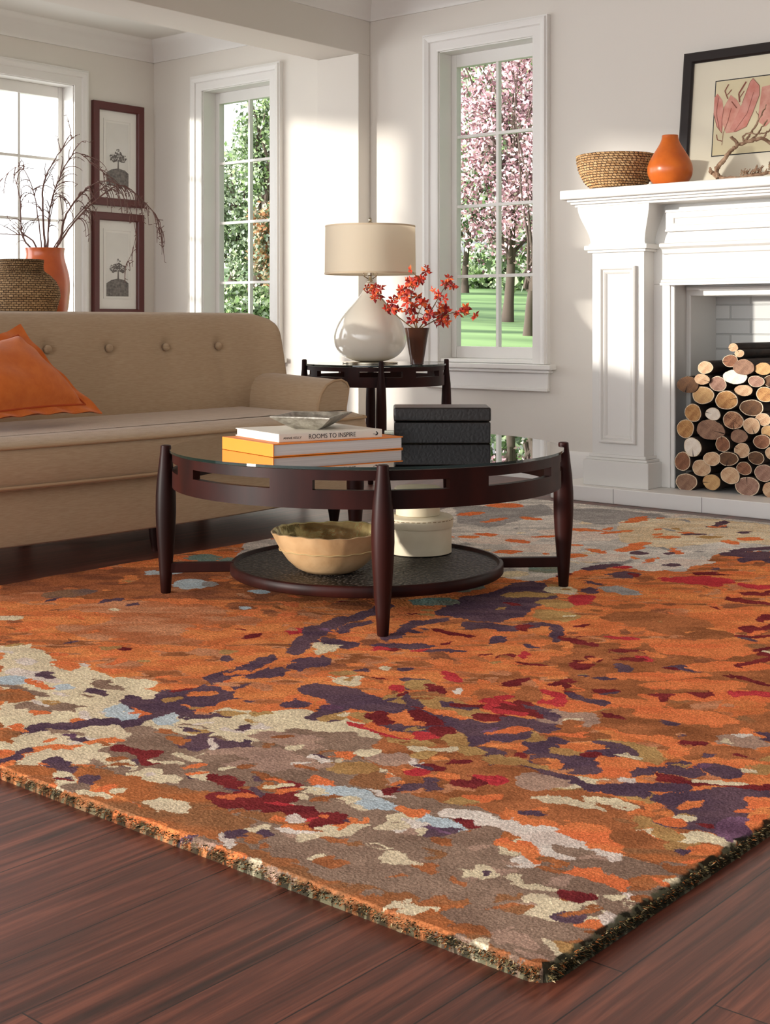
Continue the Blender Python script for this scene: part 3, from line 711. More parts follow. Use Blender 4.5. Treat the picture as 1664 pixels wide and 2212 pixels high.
def gold_bowl():
    z = .102; c = atZ(712, 1212, z); 
    def wob(p, i, a):
        k = i/15; f_ = 1+k*(.012*math.sin(5*a+.6)+.008*math.sin(11*a)+.006*math.sin(23*a)); p.x *= f_; p.y *= f_
        if i >= 5: p.z += .0022*math.sin(4*a+1)*min(1, (i-4)/5)+.0012*math.sin(19*a)
        return p
    c = atD(712, HZ, 3.93); c.z = z
    out = [(.03, z), (.075, z), (.098, z+.012), (.122, z+.034), (.142, z+.062), (.156, z+.088), (.168, z+.112), (.171, z+.117), (.167, z+.119)]
    inn = [(.160, z+.114), (.15, z+.09), (.134, z+.062), (.112, z+.034), (.08, z+.014), (.03, z+.010)]
    om = mat('bowl_outer_clay', (206, 168, 124), .3, noise=(16, 6), col2=(190, 150, 106), bump=(26, .5), coat=.3)
    im = mat('bowl_inner_gold', (206, 182, 128), .2, metal=.75, noise=(22, 5), col2=(168, 146, 98), bump=(24, 1))
    m = MB(); m.lathe(out+inn, (c.x, c.y, 0), 96, fn=wob)
    k = m.f
    m.m = [1 if min(f_) >= 96*8 else 0 for f_ in m.f]
    o = m.build('decorative_bowl', [om, im], angle=80); tag(o, 'wide hammered clay bowl with gold inside on the lower table shelf', 'bowl'); recentre(o, c)
    e = MB(); e.loop([wob(Vector((.1465*math.cos(2*PI*i/96), .1465*math.sin(2*PI*i/96), z+.0665)), 6, 2*PI*i/96)+Vector((c.x, c.y, 0)) for i in range(96)], .002, 6)
    e.build('raised_line', mat('bowl_line', (196, 168, 120), .3, metal=.3), o)
gold_bowl()
def round_box(label, c, r, h, z, rows):
    bm_ = mat('parchment_box', (226, 212, 184), .55, noise=(8, 4), col2=(214, 198, 168))
    R = thing('round_box', (c.x, c.y, z), label, 'box', 'round parchment boxes on the table shelf')
    m = MB(); m.lathe([(r-.006, z), (r-.004, z+.001), (r-.004, z+h-.02)], (c.x, c.y, 0), 64); m.build('box_body', bm_, R, angle=50)
    m = MB(); m.lathe([(r, z+h-.034), (r+.001, z+h-.032), (r+.001, z+h-.004), (r-.004, z+h), (0.001, z+h+.001)], (c.x, c.y, 0), 64); l = m.build('lid', bm_, R, angle=50)
    m = MB()
    for i in range(40):
        a = 2*PI*i/40; p = Vector((c.x+(r+.001)*math.cos(a), c.y+(r+.001)*math.sin(a), z+h-.009)); a2 = 2*PI*(i+.6)/40
        m.tube([p, Vector((c.x+(r+.001)*math.cos(a2), c.y+(r+.001)*math.sin(a2), z+h-.009))], .0012, 5)
    m.build('stitching', mat('stitch', (150, 126, 90), .9), l)
rc = atD(905, HZ, 4.26)
round_box('larger round parchment box with stitched lid, under the smaller one on the table shelf', rc, .108, .115, .1005, 1)
rc2 = atD(903, HZ, 4.27)
round_box('smaller round parchment box stacked on the larger one', rc2, .074, .088, .2165, 1)

# ------------------------------------------------------------------ mantel things
def woven_bowl():
    c = atX(1333, 400, 5.57); c.z = 1.4405; m = MB(); rows = 46; n = 220; P = []
    for i in range(rows+1):
        t = i/rows; a_ = t*PI*.5
        r = .062+.128*math.sin(a_)**.85; z = c.z+.004+.168*(1-math.cos(a_))**.95
        P.append((r, z))
    prof = P+[(.186, c.z+.176), (.176, c.z+.168), (.15, c.z+.10), (.10, c.z+.03), (.05, c.z+.02)]
    def wv(p, i, a):
        if i <= rows:
            ph = (i//3) % 2*PI; k = .0045*math.sin(a*48+ph+(i % 3-1)*.9)*abs(math.sin((i % 3+.6)/3.3*PI))-.003*(i % 3 == 0)
            l = math.hypot(p.x, p.y); p.x *= (l+k)/l; p.y *= (l+k)/l; p.z += .0015*math.sin(a*48+ph)
        return p
    m.lathe(prof, (c.x, c.y, 0), n, fn=wv)
    wm = weave_mat('woven_rattan', (222, 184, 132), (186, 140, 88), (74, 44, 26), 1/52, .0112, shear=.55)
    solid_top('woven_bowl', m, wm, 'woven rattan bowl on the left end of the white mantel shelf', 'bowl', c, angle=80)
woven_bowl()
def orange_bottle():
    c = atX(1448, 395, 5.46); c.z = 1.4405
    prof = [(.058, 0), (.066, .003), (.085, .022), (.099, .048), (.104, .075), (.099, .10), (.084, .132), (.063, .165), (.046, .192), (.038, .212), (.0365, .226), (.037, .231), (.033, .232), (.03, .22), (.036, .19), (.05, .15)]
    m = MB(); m.lathe([(r, z+c.z) for r, z in prof], (c.x, c.y, 0), 72)
    solid_top('orange_vase', m, orangec, 'orange pear-shaped ceramic vase between the woven bowl and the framed print', 'vase', c, angle=60, sub=1)
orange_bottle()
def driftwood():
    dm = mat('driftwood', (178, 146, 118), .85, noise=(40, 6), col2=(120, 88, 66), bump=(120, .8)); m = MB(); rnd = random.Random(4)
    def br(path, r0, r1, dj=0, X=5.48):
        pts = [atX(x, y, X+dj*math.sin(i*1.7)) for i, (x, y) in enumerate(path)]; k = len(pts); P = []; R_ = []
        for i in range(k-1):
            for j in range(5):
                t = j/5; P.append(pts[i].lerp(pts[i+1], t)+Vector([rnd.uniform(-.003, .003) for _ in range(3)])); q = (i+t)/(k-1); R_.append(r0+(r1-r0)*q+rnd.uniform(-.001, .001))
        P.append(pts[-1]); R_.append(r1); m.tube(P, R_, 8)
    br([(1535, 372), (1548, 376), (1560, 386), (1590, 385), (1625, 380), (1660, 374), (1700, 370)], .009, .008, .02)
    br([(1552, 384), (1548, 364), (1562, 348), (1575, 330), (1588, 318)], .011, .008, .015)
    br([(1580, 296), (1596, 312), (1620, 305), (1645, 298), (1670, 312), (1700, 330)], .008, .008, .02)
    br([(1588, 320), (1596, 312)], .008, .008)
    br([(1548, 380), (1536, 372), (1534, 362)], .009, .005)
    br([(1612, 306), (1622, 288), (1636, 268), (1648, 245), (1656, 226)], .006, .002, .01)
    br([(1622, 304), (1636, 290), (1650, 272), (1658, 258)], .005, .002, .02)
    br([(1608, 306), (1606, 294), (1618, 288), (1640, 290), (1655, 286)], .004, .002, .02)
    br([(1636, 268), (1640, 252), (1634, 240)], .003, .0015)
    br([(1648, 300), (1656, 288), (1668, 276)], .005, .003)
    for i in range(46):
        x = rnd.uniform(1600, 1690); y = 378-(x-1600)*.28*rnd.random()+rnd.uniform(-4, 4)
        br([(x, y), (x+rnd.uniform(-9, 9), y-rnd.uniform(4, 15))], .004, .0015, 0, 5.48+rnd.uniform(-.03, .05))
    c = atX(1600, 384, 5.48); c.z = 1.4405
    for i, p in enumerate(m.v): m.v[i] = (p[0], p[1], max(p[2], 1.441))
    solid_top('driftwood_branch', m, dm, 'gnarled pale driftwood branch lying in front of the framed coral print', 'driftwood', c)
driftwood()
def blob(m, pts, fn, mi):
    P = [fn(*p) for p in pts]; k = len(P); c = sum(P, Vector())/k
    m.cur = mi; m.add(P+[c], [(i, (i+1) % k, k) for i in range(k)])
def coral_print():
    # frame stands on the shelf and leans back on the wall
    W, H, T = .80, .685, .022; Yl = 3.10; lean = .085
    o0 = Vector((5.925-lean-T, Yl, 1.4405))
    up = Vector((lean, 0, math.sqrt(H*H-lean*lean))).normalized(); rt = Vector((0, -1, 0)); nr = up.cross(rt).normalized()
    if nr.x > 0: nr = -nr
    def fn(u, v_, w=0): return o0+rt*u+up*v_+nr*w     # w towards the room
    R = thing('framed_print', o0+rt*W/2, 'large black-framed coral print leaning on the wall above the mantel', 'picture')
    fr = mat('black_frame', (34, 27, 27), .35); fw = .052
    prof = [(0, -.0), (0, .022), (.008, .026), (fw-.008, .024), (fw, .016), (fw, .004)]
    m = MB(); m.grid([[fn(s, s, w), fn(W-s, s, w), fn(W-s, H-s, w), fn(s, H-s, w)] for s, w in prof], close_v=True)
    m.add([fn(0, 0), fn(W, 0), fn(W, H), fn(0, H)], [(0, 1, 2, 3)]); m.build('frame', fr, R, angle=25)
    m = MB(); a, b_ = .165, .15
    q = lambda x0, y0, x1, y1, w: [fn(x0, y0, w), fn(x1, y0, w), fn(x1, y1, w), fn(x0, y1, w)]
    m.add(q(fw, fw, W-fw, H-fw, .007), [(0, 1, 2, 3)]); m.build('mat_board', mat('cream_mat', (232, 224, 202), .9), R, smooth=False)
    m = MB(); x0, y0, x1, y1 = .172, .172, W-.172, H-.155
    m.cur = 1; m.add(q(x0-.005, y0-.005, x1+.005, y1+.005, .0078), [(0, 1, 2, 3)]); m.cur = 0; m.add(q(x0, y0, x1, y1, .0084), [(0, 1, 2, 3)])
    s = lambda px, py: (lambda p: ((Yl-p.y), (p.z-1.4405)*1.0))(atX(px, py, 5.89))
    F = lambda k: (lambda u, v_: fn(u, v_, .0088+.0003*k))
    cv = lambda L: [s(1180+x/3.438, 60+y/3.438) for x, y in L]
    blob(m, cv([(1270, 520), (1290, 490), (1330, 540), (1340, 600), (1345, 700), (1340, 790), (1300, 740), (1270, 640)]), F(1), 2)
    blob(m, cv([(1345, 590), (1390, 500), (1440, 540), (1490, 620), (1500, 700), (1440, 780), (1370, 790), (1335, 700)]), F(2), 3)
    blob(m, cv([(1480, 560), (1530, 400), (1550, 375), (1600, 430), (1605, 500), (1560, 640), (1520, 740), (1440, 780), (1400, 760), (1440, 660)]), F(3), 2)
    blob(m, cv([(1620, 440), (1700, 420), (1760, 520), (1740, 660), (1660, 740), (1600, 700)]), F(4), 3)
    def stroke(L, w):
        P = [Vector(s(1180+x/3.438, 60+y/3.438)+(0,)) for x, y in L]
        for i in range(len(P)-1):
            d = (P[i+1]-P[i]).normalized(); n_ = Vector((-d.y, d.x, 0))*w
            m.cur = 4; m.add([fn((P[i]+n_).x, (P[i]+n_).y, .0105), fn((P[i+1]+n_).x, (P[i+1]+n_).y, .0105), fn((P[i+1]-n_).x, (P[i+1]-n_).y, .0105), fn((P[i]-n_).x, (P[i]-n_).y, .0105)], [(0, 1, 2, 3)])
    for L, w in (([(1460, 555), (1450, 490), (1500, 400)], .0035), ([(1460, 520), (1490, 470)], .002), ([(1370, 530), (1345, 470), (1370, 420)], .0025), ([(1365, 500), (1395, 460)], .002), ([(1440, 600), (1400, 550)], .0025),
                 ([(1345, 880), (1350, 790), (1380, 700), (1400, 600)], .0012), ([(1320, 760), (1290, 640), (1300, 520)], .001), ([(1430, 780), (1520, 640), (1560, 480)], .001), ([(1300, 800), (1310, 840), (1345, 850)], .002),
                 ([(1270, 640), (1300, 740), (1340, 790), (1335, 700), (1345, 590)], .0009), ([(1480, 560), (1530, 400), (1550, 375), (1600, 430), (1605, 500), (1560, 640), (1520, 740), (1440, 780)], .0009)): stroke(L, w)
    m.build('print', [mat('aged_paper', (226, 214, 178), .9, noise=(5, 3), col2=(218, 204, 164)), ink, mat('coral_pink', (206, 132, 118), .9, noise=(20, 4), col2=(218, 160, 146)), mat('coral_pale', (222, 168, 150), .9, noise=(20, 4), col2=(204, 136, 120)), mat('coral_brown', (140, 84, 70), .9)], R, smooth=False)
    m = MB(); m.add(q(fw, fw, W-fw, H-fw, .0128), [(0, 1, 2, 3)])
coral_print()
def tree_picture(z0, z1, label, seed):
    U0, U1 = 5.407, 5.826; fw = .052; rnd = random.Random(seed); R = thing('framed_photo', (5.616, YA, z0), label, 'picture', 'tree photographs in the alcove')
    fn = lambda u, v_, w=0: Vector((u, YA-w, v_))
    prof = [(0, 0), (0, .026), (.006, .03), (fw-.006, .028), (fw, .02), (fw, .003)]
    m = MB(); m.grid([[fn(U0+s, z0+s, w), fn(U1-s, z0+s, w), fn(U1-s, z1-s, w), fn(U0+s, z1-s, w)] for s, w in prof], close_v=True)
    m.build('frame', mat('mahogany_frame', (92, 40, 38), .35), R, angle=25)
    q = lambda x0, y0, x1, y1, w: [fn(x0, y0, w), fn(x1, y0, w), fn(x1, y1, w), fn(x0, y1, w)]
    m = MB(); m.add(q(U0+fw, z0+fw, U1-fw, z1-fw, .004), [(0, 1, 2, 3)])
    P = [[fn(a, b_, w) for a, b_ in ((U0+s, z0+s*1.25), (U1-s, z0+s*1.25), (U1-s, z1-s*1.1), (U0+s, z1-s*1.1))] for s, w in ((.095, .0045), (.095, .007), (.105, .007), (.105, .0045))]
    m.grid(P, close_v=True); m.build('mat_board', mat('white_mat', (238, 235, 228), .9), R, smooth=False)
    x0, x1, y0, y1 = U0+.118, U1-.118, z0+.135, z1-.13; m = MB(); m.cur = 0
    m.add(q(x0, y0, x1, y1, .0052), [(0, 1, 2, 3)])
    m.cur = 1; hy = y0+.10; cx_ = (x0+x1)/2+.005
    m.add([fn(x0, y0, .0056), fn(x1, y0, .0056), fn(x1, hy-.012, .0056), fn(x1-.03, hy+.008, .0056), fn(cx_, hy+.018, .0056), fn(x0+.04, hy+.006, .0056), fn(x0, hy-.015, .0056)], [tuple(range(7))])
    m.cur = 2; m.add([fn(cx_-.007, hy, .006), fn(cx_+.007, hy, .006), fn(cx_+.004, hy+.075, .006), fn(cx_-.003, hy+.075, .006)], [(0, 1, 2, 3)])
    for i in range(260):
        a = rnd.uniform(-.35, PI+.35); r = rnd.uniform(.012, .066)*(1+.2*math.sin(5*a)); px = cx_+r*.95*math.cos(a); pz = hy+.07+r*.95*math.sin(a); s = rnd.uniform(.002, .007)
        w = .0062+rnd.random()*.0004; m.add([fn(px+s*math.cos(k), pz+s*.7*math.sin(k), w) for k in (0, 1.2, 2.4, 3.7, 5)], [tuple(range(5))])
    m.build('photo', [mat('photo_sky', (232, 230, 224), .8, noise=(4, 2), col2=(222, 219, 212)), mat('photo_mound', (140, 134, 128), .8, noise=(60, 4), col2=(100, 95, 92)), mat('photo_tree', (112, 106, 102), .8)], R, smooth=False)
tree_picture(1.590, 2.268, 'upper dark red framed tree photograph on the alcove wall', 1)
tree_picture(.862, 1.546, 'lower dark red framed tree photograph partly behind the sofa', 2)

# ------------------------------------------------------------------ behind the sofa
def console():
    R = thing('console_table', (4.0, 5.62, 0), 'dark wood console table hidden behind the sofa under the vases', 'table')
    m = MB(); m.box(3.3, 4.5, 5.18, 5.96, .735, .765); m.build('tabletop', wood, R, smooth=False, bevel=.004)
    for x in (3.34, 4.46):
        for y in (5.22, 5.92): m = MB(); m.box(x-.025, x+.025, y-.025, y+.025, 0, .735); m.build('leg', wood, R, smooth=False)
console()
def big_vase():
    c = atD(97, HZ, 6.8); c.z = .7655
    s = 6.8/2900; h = lambda y: EYE+(HZ-y)*s
    prof = [(.07, c.z), (.08, c.z+.005), (.1, c.z+.06), (.118, c.z+.13), (.126, h(625)), (.124, h(602)), (.114, h(582)), (.098, h(562)), (.092, h(548)), (.098, h(538)), (.1, h(536)), (.095, h(536)), (.086, h(548)), (.09, h(570)), (.1, h(620))]
    m = MB(); m.lathe(prof, (c.x, c.y, 0), 64)
    return solid_top('tall_vase', m, mat('orange_glaze_tall', (216, 106, 48), .3, noise=(10, 5), col2=(202, 92, 40), coat=.3), 'tall orange vase holding bare branches behind the sofa', 'vase', c, angle=60, sub=1), c
bv, VB = big_vase()
def basket():
    c = atD(46, HZ, 6.3); c.z = .7655; s = 6.3/2900; h = lambda y: EYE+(HZ-y)*s; n = 240
    key = [(.10, c.z), (.14, c.z+.04), (.165, h(660)), (.177, h(640)), (.172, h(622)), (.155, h(607)), (.128, h(594)), (.108, h(588)), (.1, h(584)), (.098, h(576)), (.1, h(566)), (.1, h(561))]
    prof = []
    for i in range(len(key)-1):
        for j in range(6): t = j/6; prof.append((key[i][0]*(1-t)+key[i+1][0]*t, key[i][1]*(1-t)+key[i+1][1]*t))
    prof.append(key[-1]); kk = len(prof); prof += [(.09, h(561)), (.085, h(580)), (.12, h(610))]
    def wv(p, i, a):
        if i < kk:
            k = .0035*math.sin(a*60+(i % 2)*PI)+.0015*(i % 2); l = math.hypot(p.x, p.y); p.x *= (l+k)/l; p.y *= (l+k)/l
        return p
    m = MB(); m.lathe(prof, (c.x, c.y, 0), n, fn=wv)
    o = solid_top('wicker_jar', m, weave_mat('wicker', (186, 154, 112), (150, 118, 80), (64, 46, 30), 1/48, .0105), 'rounded brown wicker jar in front of the tall orange vase', 'basket', c, angle=80)
basket()
def branch(label, path, r0, seed, twigs, dj=.05, droop=0):
    rnd = random.Random(seed); d0 = 6.8; m = MB(); pts = [atD(x, y, d0+dj*i/(len(path)-1)) for i, (x, y) in enumerate(path)]; k = len(pts); P = []
    for i in range(k-1):
        for j in range(6):
            t = j/6; a, b_, c, d = pts[max(i-1, 0)], pts[i], pts[i+1], pts[min(i+2, k-1)]
            P.append(.5*((2*b_)+(-a+c)*t+(2*a-5*b_+4*c-d)*t*t+(-a+3*b_-3*c+d)*t**3)+Vector([rnd.uniform(-.002, .002) for _ in range(3)]))
    P.append(pts[-1]); n = len(P); m.tube(P, [r0*(1-.75*i/n) for i in range(n)], 6)
    for q in range(twigs):
        i = int(n*rnd.uniform(.3, .98)); i = min(i, n-2); p = P[i].copy(); d = (P[i+1]-P[i]).normalized(); side = Vector((RX, RY, 0))*rnd.uniform(-1, 1)+Vector((0, 0, rnd.uniform(-.4, .8)))+Vector((FX, FY, 0))*rnd.uniform(-.4, .4)
        d = (d+side*.9).normalized(); L = rnd.uniform(.05, .16); T = [p]
        for s_ in range(6):
            d = (d+Vector((0, 0, -droop-.12*s_*droop))+Vector([rnd.uniform(-.15, .15) for _ in range(3)])).normalized(); p = p+d*L/6; T.append(p)
            if rnd.random() < .5:
                b2_ = p+Vector([rnd.uniform(-.018, .018) for _ in range(3)]); m.tube([p, b2_], [.0018, .0012], 4)
        m.tube(T, [.0028, .0025, .0022, .0019, .0016, .0013, .001], 5)
    solid_top('bare_branch', m, mat('bare_twig', (112, 82, 74), .85), label, 'branch', pts[0], 'bare branches in the tall orange vase')
branch('tall bare branch curving up to a peak left of the framed photos', [(95, 560), (96, 520), (92, 430), (98, 385), (125, 335), (158, 295)], .0065, 1, 12, .05, .1)
branch('bare branch arching over from the tall peak toward the upper photo', [(100, 560), (104, 520), (108, 450), (135, 370), (165, 330), (200, 355), (240, 385)], .0048, 2, 26, -.05, .2)
branch('thick bare branch arching right across the framed photos', [(104, 560), (130, 520), (140, 470), (175, 420), (215, 392), (260, 400), (300, 425)], .0066, 3, 24, -.1, .5)
branch('drooping bare branch with long hanging twigs at the far right', [(102, 560), (128, 525), (160, 480), (210, 430), (262, 400), (305, 430), (338, 470), (352, 530)], .0055, 4, 34, -.12, .7)
branch('bare branch bending over and down in front of the lower photo', [(100, 560), (134, 508), (180, 450), (235, 398), (275, 440), (293, 510), (275, 570)], .0035, 9, 16, -.08, .6)
branch('bare branch rising left with a kinked top', [(90, 560), (60, 528), (46, 500), (44, 430), (28, 375)], .0055, 5, 12, .06, .2)
branch('low bare branch reaching out of frame to the left', [(88, 560), (70, 520), (45, 508), (0, 505), (-40, 500)], .005, 6, 5, .05, 0)
branch('thin bare branch bending over at the left edge of the window', [(92, 560), (84, 480), (68, 400), (40, 360), (0, 390)], .0035, 7, 12, .1, .3)
branch('short upright bare branch in the middle of the vase', [(97, 560), (104, 510), (112, 450), (125, 420), (150, 440)], .0035, 8, 8, 0, .4)

# ------------------------------------------------------------------ firewood
LOGS = [(1022,280,50,50,'L'),(1095,352,48,46,'L'),(985,440,78,76,'B'),(1145,515,103,98,'G'),(1378,535,80,78,'T'),(687,520,78,78,'L'),(478,725,106,104,'D'),
 (648,660,80,64,'L'),(838,715,88,92,'P'),(1045,630,118,92,'W'),(1295,685,85,68,'P'),(1470,680,72,74,'D'),(660,850,108,112,'T'),(940,910,118,112,'Y'),
 (1145,793,88,70,'L'),(1405,842,95,92,'Y'),(1240,1000,116,104,'D'),(540,1060,88,108,'Y'),(778,1075,80,76,'W'),(1020,1150,103,112,'S'),(1240,1215,88,98,'L'),
 (1378,1140,78,76,'L'),(450,1250,90,115,'Y'),(750,1265,142,122,'G'),(1090,1340,88,80,'G'),(895,1435,76,92,'B'),(535,1470,92,116,'W'),(1125,1510,80,90,'L'),
 (1362,1405,86,86,'B'),(1440,1283,72,78,'T'),(1480,1545,66,78,'L'),(415,1640,82,117,'B'),(765,1610,86,88,'L'),(960,1610,100,88,'D'),(1295,1600,80,82,'D'),
 (640,1720,98,98,'L'),(1150,1725,78,80,'B'),(985,1810,100,102,'L'),(1388,1780,98,103,'P'),(460,1888,112,106,'G'),(763,1888,92,92,'T'),(1190,1940,126,116,'P'),(1480,1980,90,98,'L')]
NAME = dict(L='pale', B='reddish brown', G='greyish brown', T='tan', D='dark brown', P='pinkish', W='chalky white', Y='white-rimmed yellow', S='two-tone brown')
ENDC = dict(L=((216, 184, 148), (180, 138, 104)), B=((150, 102, 74), (112, 72, 50)), G=((160, 124, 100), (122, 90, 72)), T=((206, 168, 116), (178, 136, 90)), D=((112, 78, 50), (80, 54, 36)), P=((176, 138, 118), (134, 98, 82)), W=((238, 228, 214), (220, 204, 184)), Y=((198, 152, 96), (150, 100, 58)), S=((200, 150, 112), (96, 54, 36)))
def log_end_mat(k):
    nm = 'log_end_'+k
    if nm in MATS: return MATS[nm]
    m = bpy.data.materials.new(nm); m.use_nodes = True; MATS[nm] = m; n = m.node_tree; L = n.links; b_ = n.nodes['Principled BSDF']; b_.inputs['Roughness'].default_value = .85
    t = n.nodes.new('ShaderNodeTexCoord'); wv = n.nodes.new('ShaderNodeTexWave'); wv.wave_type = 'RINGS'; wv.rings_direction = 'X'; wv.inputs['Scale'].default_value = 55; wv.inputs['Distortion'].default_value = 2.4; wv.inputs['Detail'].default_value = 3; wv.inputs['Detail Scale'].default_value = 4
    L.new(t.outputs['Object'], wv.inputs[0]); nz = n.nodes.new('ShaderNodeTexNoise'); nz.inputs['Scale'].default_value = 38; nz.inputs['Detail'].default_value = 4; L.new(t.outputs['Object'], nz.inputs[0])
    ad = n.nodes.new('ShaderNodeMath'); ad.operation = 'MULTIPLY_ADD'; ad.inputs[1].default_value = .35; L.new(wv.outputs['Fac'], ad.inputs[0]); L.new(nz.outputs[0], ad.inputs[2])
    rp = n.nodes.new('ShaderNodeValToRGB'); rp.color_ramp.elements[0].position = .45; rp.color_ramp.elements[1].position = .85; rp.color_ramp.elements[0].color = srgb(ENDC[k][0])+(1,); rp.color_ramp.elements[1].color = srgb(ENDC[k][1])+(1,)
    L.new(ad.outputs[0], rp.inputs[0]); L.new(rp.outputs[0], b_.inputs['Base Color']); return m
bark = mat('bark', (60, 42, 31), .9, noise=(30, 6), col2=(30, 22, 18), stretch=(.3, 1, 1), bump=(60, 1)); sap = mat('sapwood_rim', (222, 202, 172), .85); crk = mat('log_crack', (40, 24, 16), .9)
ORD = ['bottom', 'second', 'third', 'fourth', 'fifth', 'sixth', 'seventh', 'eighth', 'ninth', 'tenth', 'top']
CNT = ['leftmost', 'second from the left', 'third from the left', 'fourth from the left', 'fifth from the left', 'sixth from the left', 'seventh from the left']
bands = [(1850, 3000), (1690, 1850), (1540, 1690), (1380, 1540), (1240, 1380), (1100, 1240), (960, 1100), (760, 960), (610, 760), (470, 610), (0, 470)]
rowof = {}
for i, l in enumerate(LOGS):
    for bi, (a, b_) in enumerate(bands):
        if a <= l[1] < b_: rowof.setdefault(bi, []).append(i)
for bi in rowof: rowof[bi].sort(key=lambda i: LOGS[i][0])
lr = random.Random(11)
for bi, ids in sorted(rowof.items()):
    for pos, i in enumerate(ids):
        cx, cy, rx_, ry_, k = LOGS[i]; px, py = 1400+cx/5.53, 700+cy/5.53
        X0 = 5.50+lr.uniform(-.012, .012)
        c = atX(px, py, X0); q = ray(px, py); d = X0/q[0]; s = d/2900/5.53
        ry2 = rx_*s/.762*1.0; rz2 = ry_*s      # foreshortened across the wall direction
        n = 40; ph = [lr.uniform(0, 6) for _ in range(3)]; L = lr.uniform(.33, .38); yw = lr.uniform(-.02, .02)
        if i == 9: ph[0] = 1.9
        def rad(a): return 1+.035*math.sin(2*a+ph[0])+.025*math.sin(3*a+ph[1])+.012*math.sin(7*a+ph[2])
        def pt(a, f_, x): return Vector((c.x+x, c.y+ry2*rad(a)*f_*math.cos(a)+yw*x, c.z+rz2*rad(a)*f_*math.sin(a)))
        m = MB(); P = []
        for x, f_ in ((0, .95), (.002, 1), (L*.3, 1.0), (L*.6, .99), (L, .98)): P.append([pt(2*PI*j/n, f_*(1+(.02*math.sin(5*j+9*x) if x > .01 else 0)), x) for j in range(n)])
        P[0] = [pt(2*PI*j/n, .93, .0008) for j in range(n)]
        m.grid(P, close_v=True); m.add(P[-1], [tuple(range(n))]); m.add(P[0], [tuple(range(n))])
        o = m.build('firewood_log', bark, angle=60)
        lab = '%s log end, %s in the %s row of the firewood stack' % (NAME[k], CNT[pos] if len(ids) > 1 else 'the only one', ORD[bi])
        tag(o, lab, 'log', 'firewood stacked in the fireplace'); recentre(o, c)
        e = MB(); th = .05
        rim = .9 if k in 'YBSP' or lr.random() < .5 else .97
        e.cur = 1; A = [pt(2*PI*j/n, .965, -.0006) for j in range(n)]; B_ = [pt(2*PI*j/n, rim-.02*math.sin(3*j), -.0012) for j in range(n)]; e.grid([A, B_], close_v=True)
        e.cur = 0; e.add(B_+[pt(0, 0, -.002)], [(j, (j+1) % n, n) for j in range(n)])
        if lr.random() < .5 or i in (18, 40, 26):
            a = lr.uniform(0, 2*PI); 
            if i == 26: a = -PI/2-.1
            if i == 18: a = PI-.2 if False else .3
            e.cur = 2; w = .03+.02*lr.random(); e.add([pt(a, .08, -.0025), pt(a+w*1.2, .95, -.0022), pt(a-w*1.2, .95, -.0022)], [(0, 1, 2)])
        e.build('cut_end', [log_end_mat(k), sap, crk], o, smooth=False)

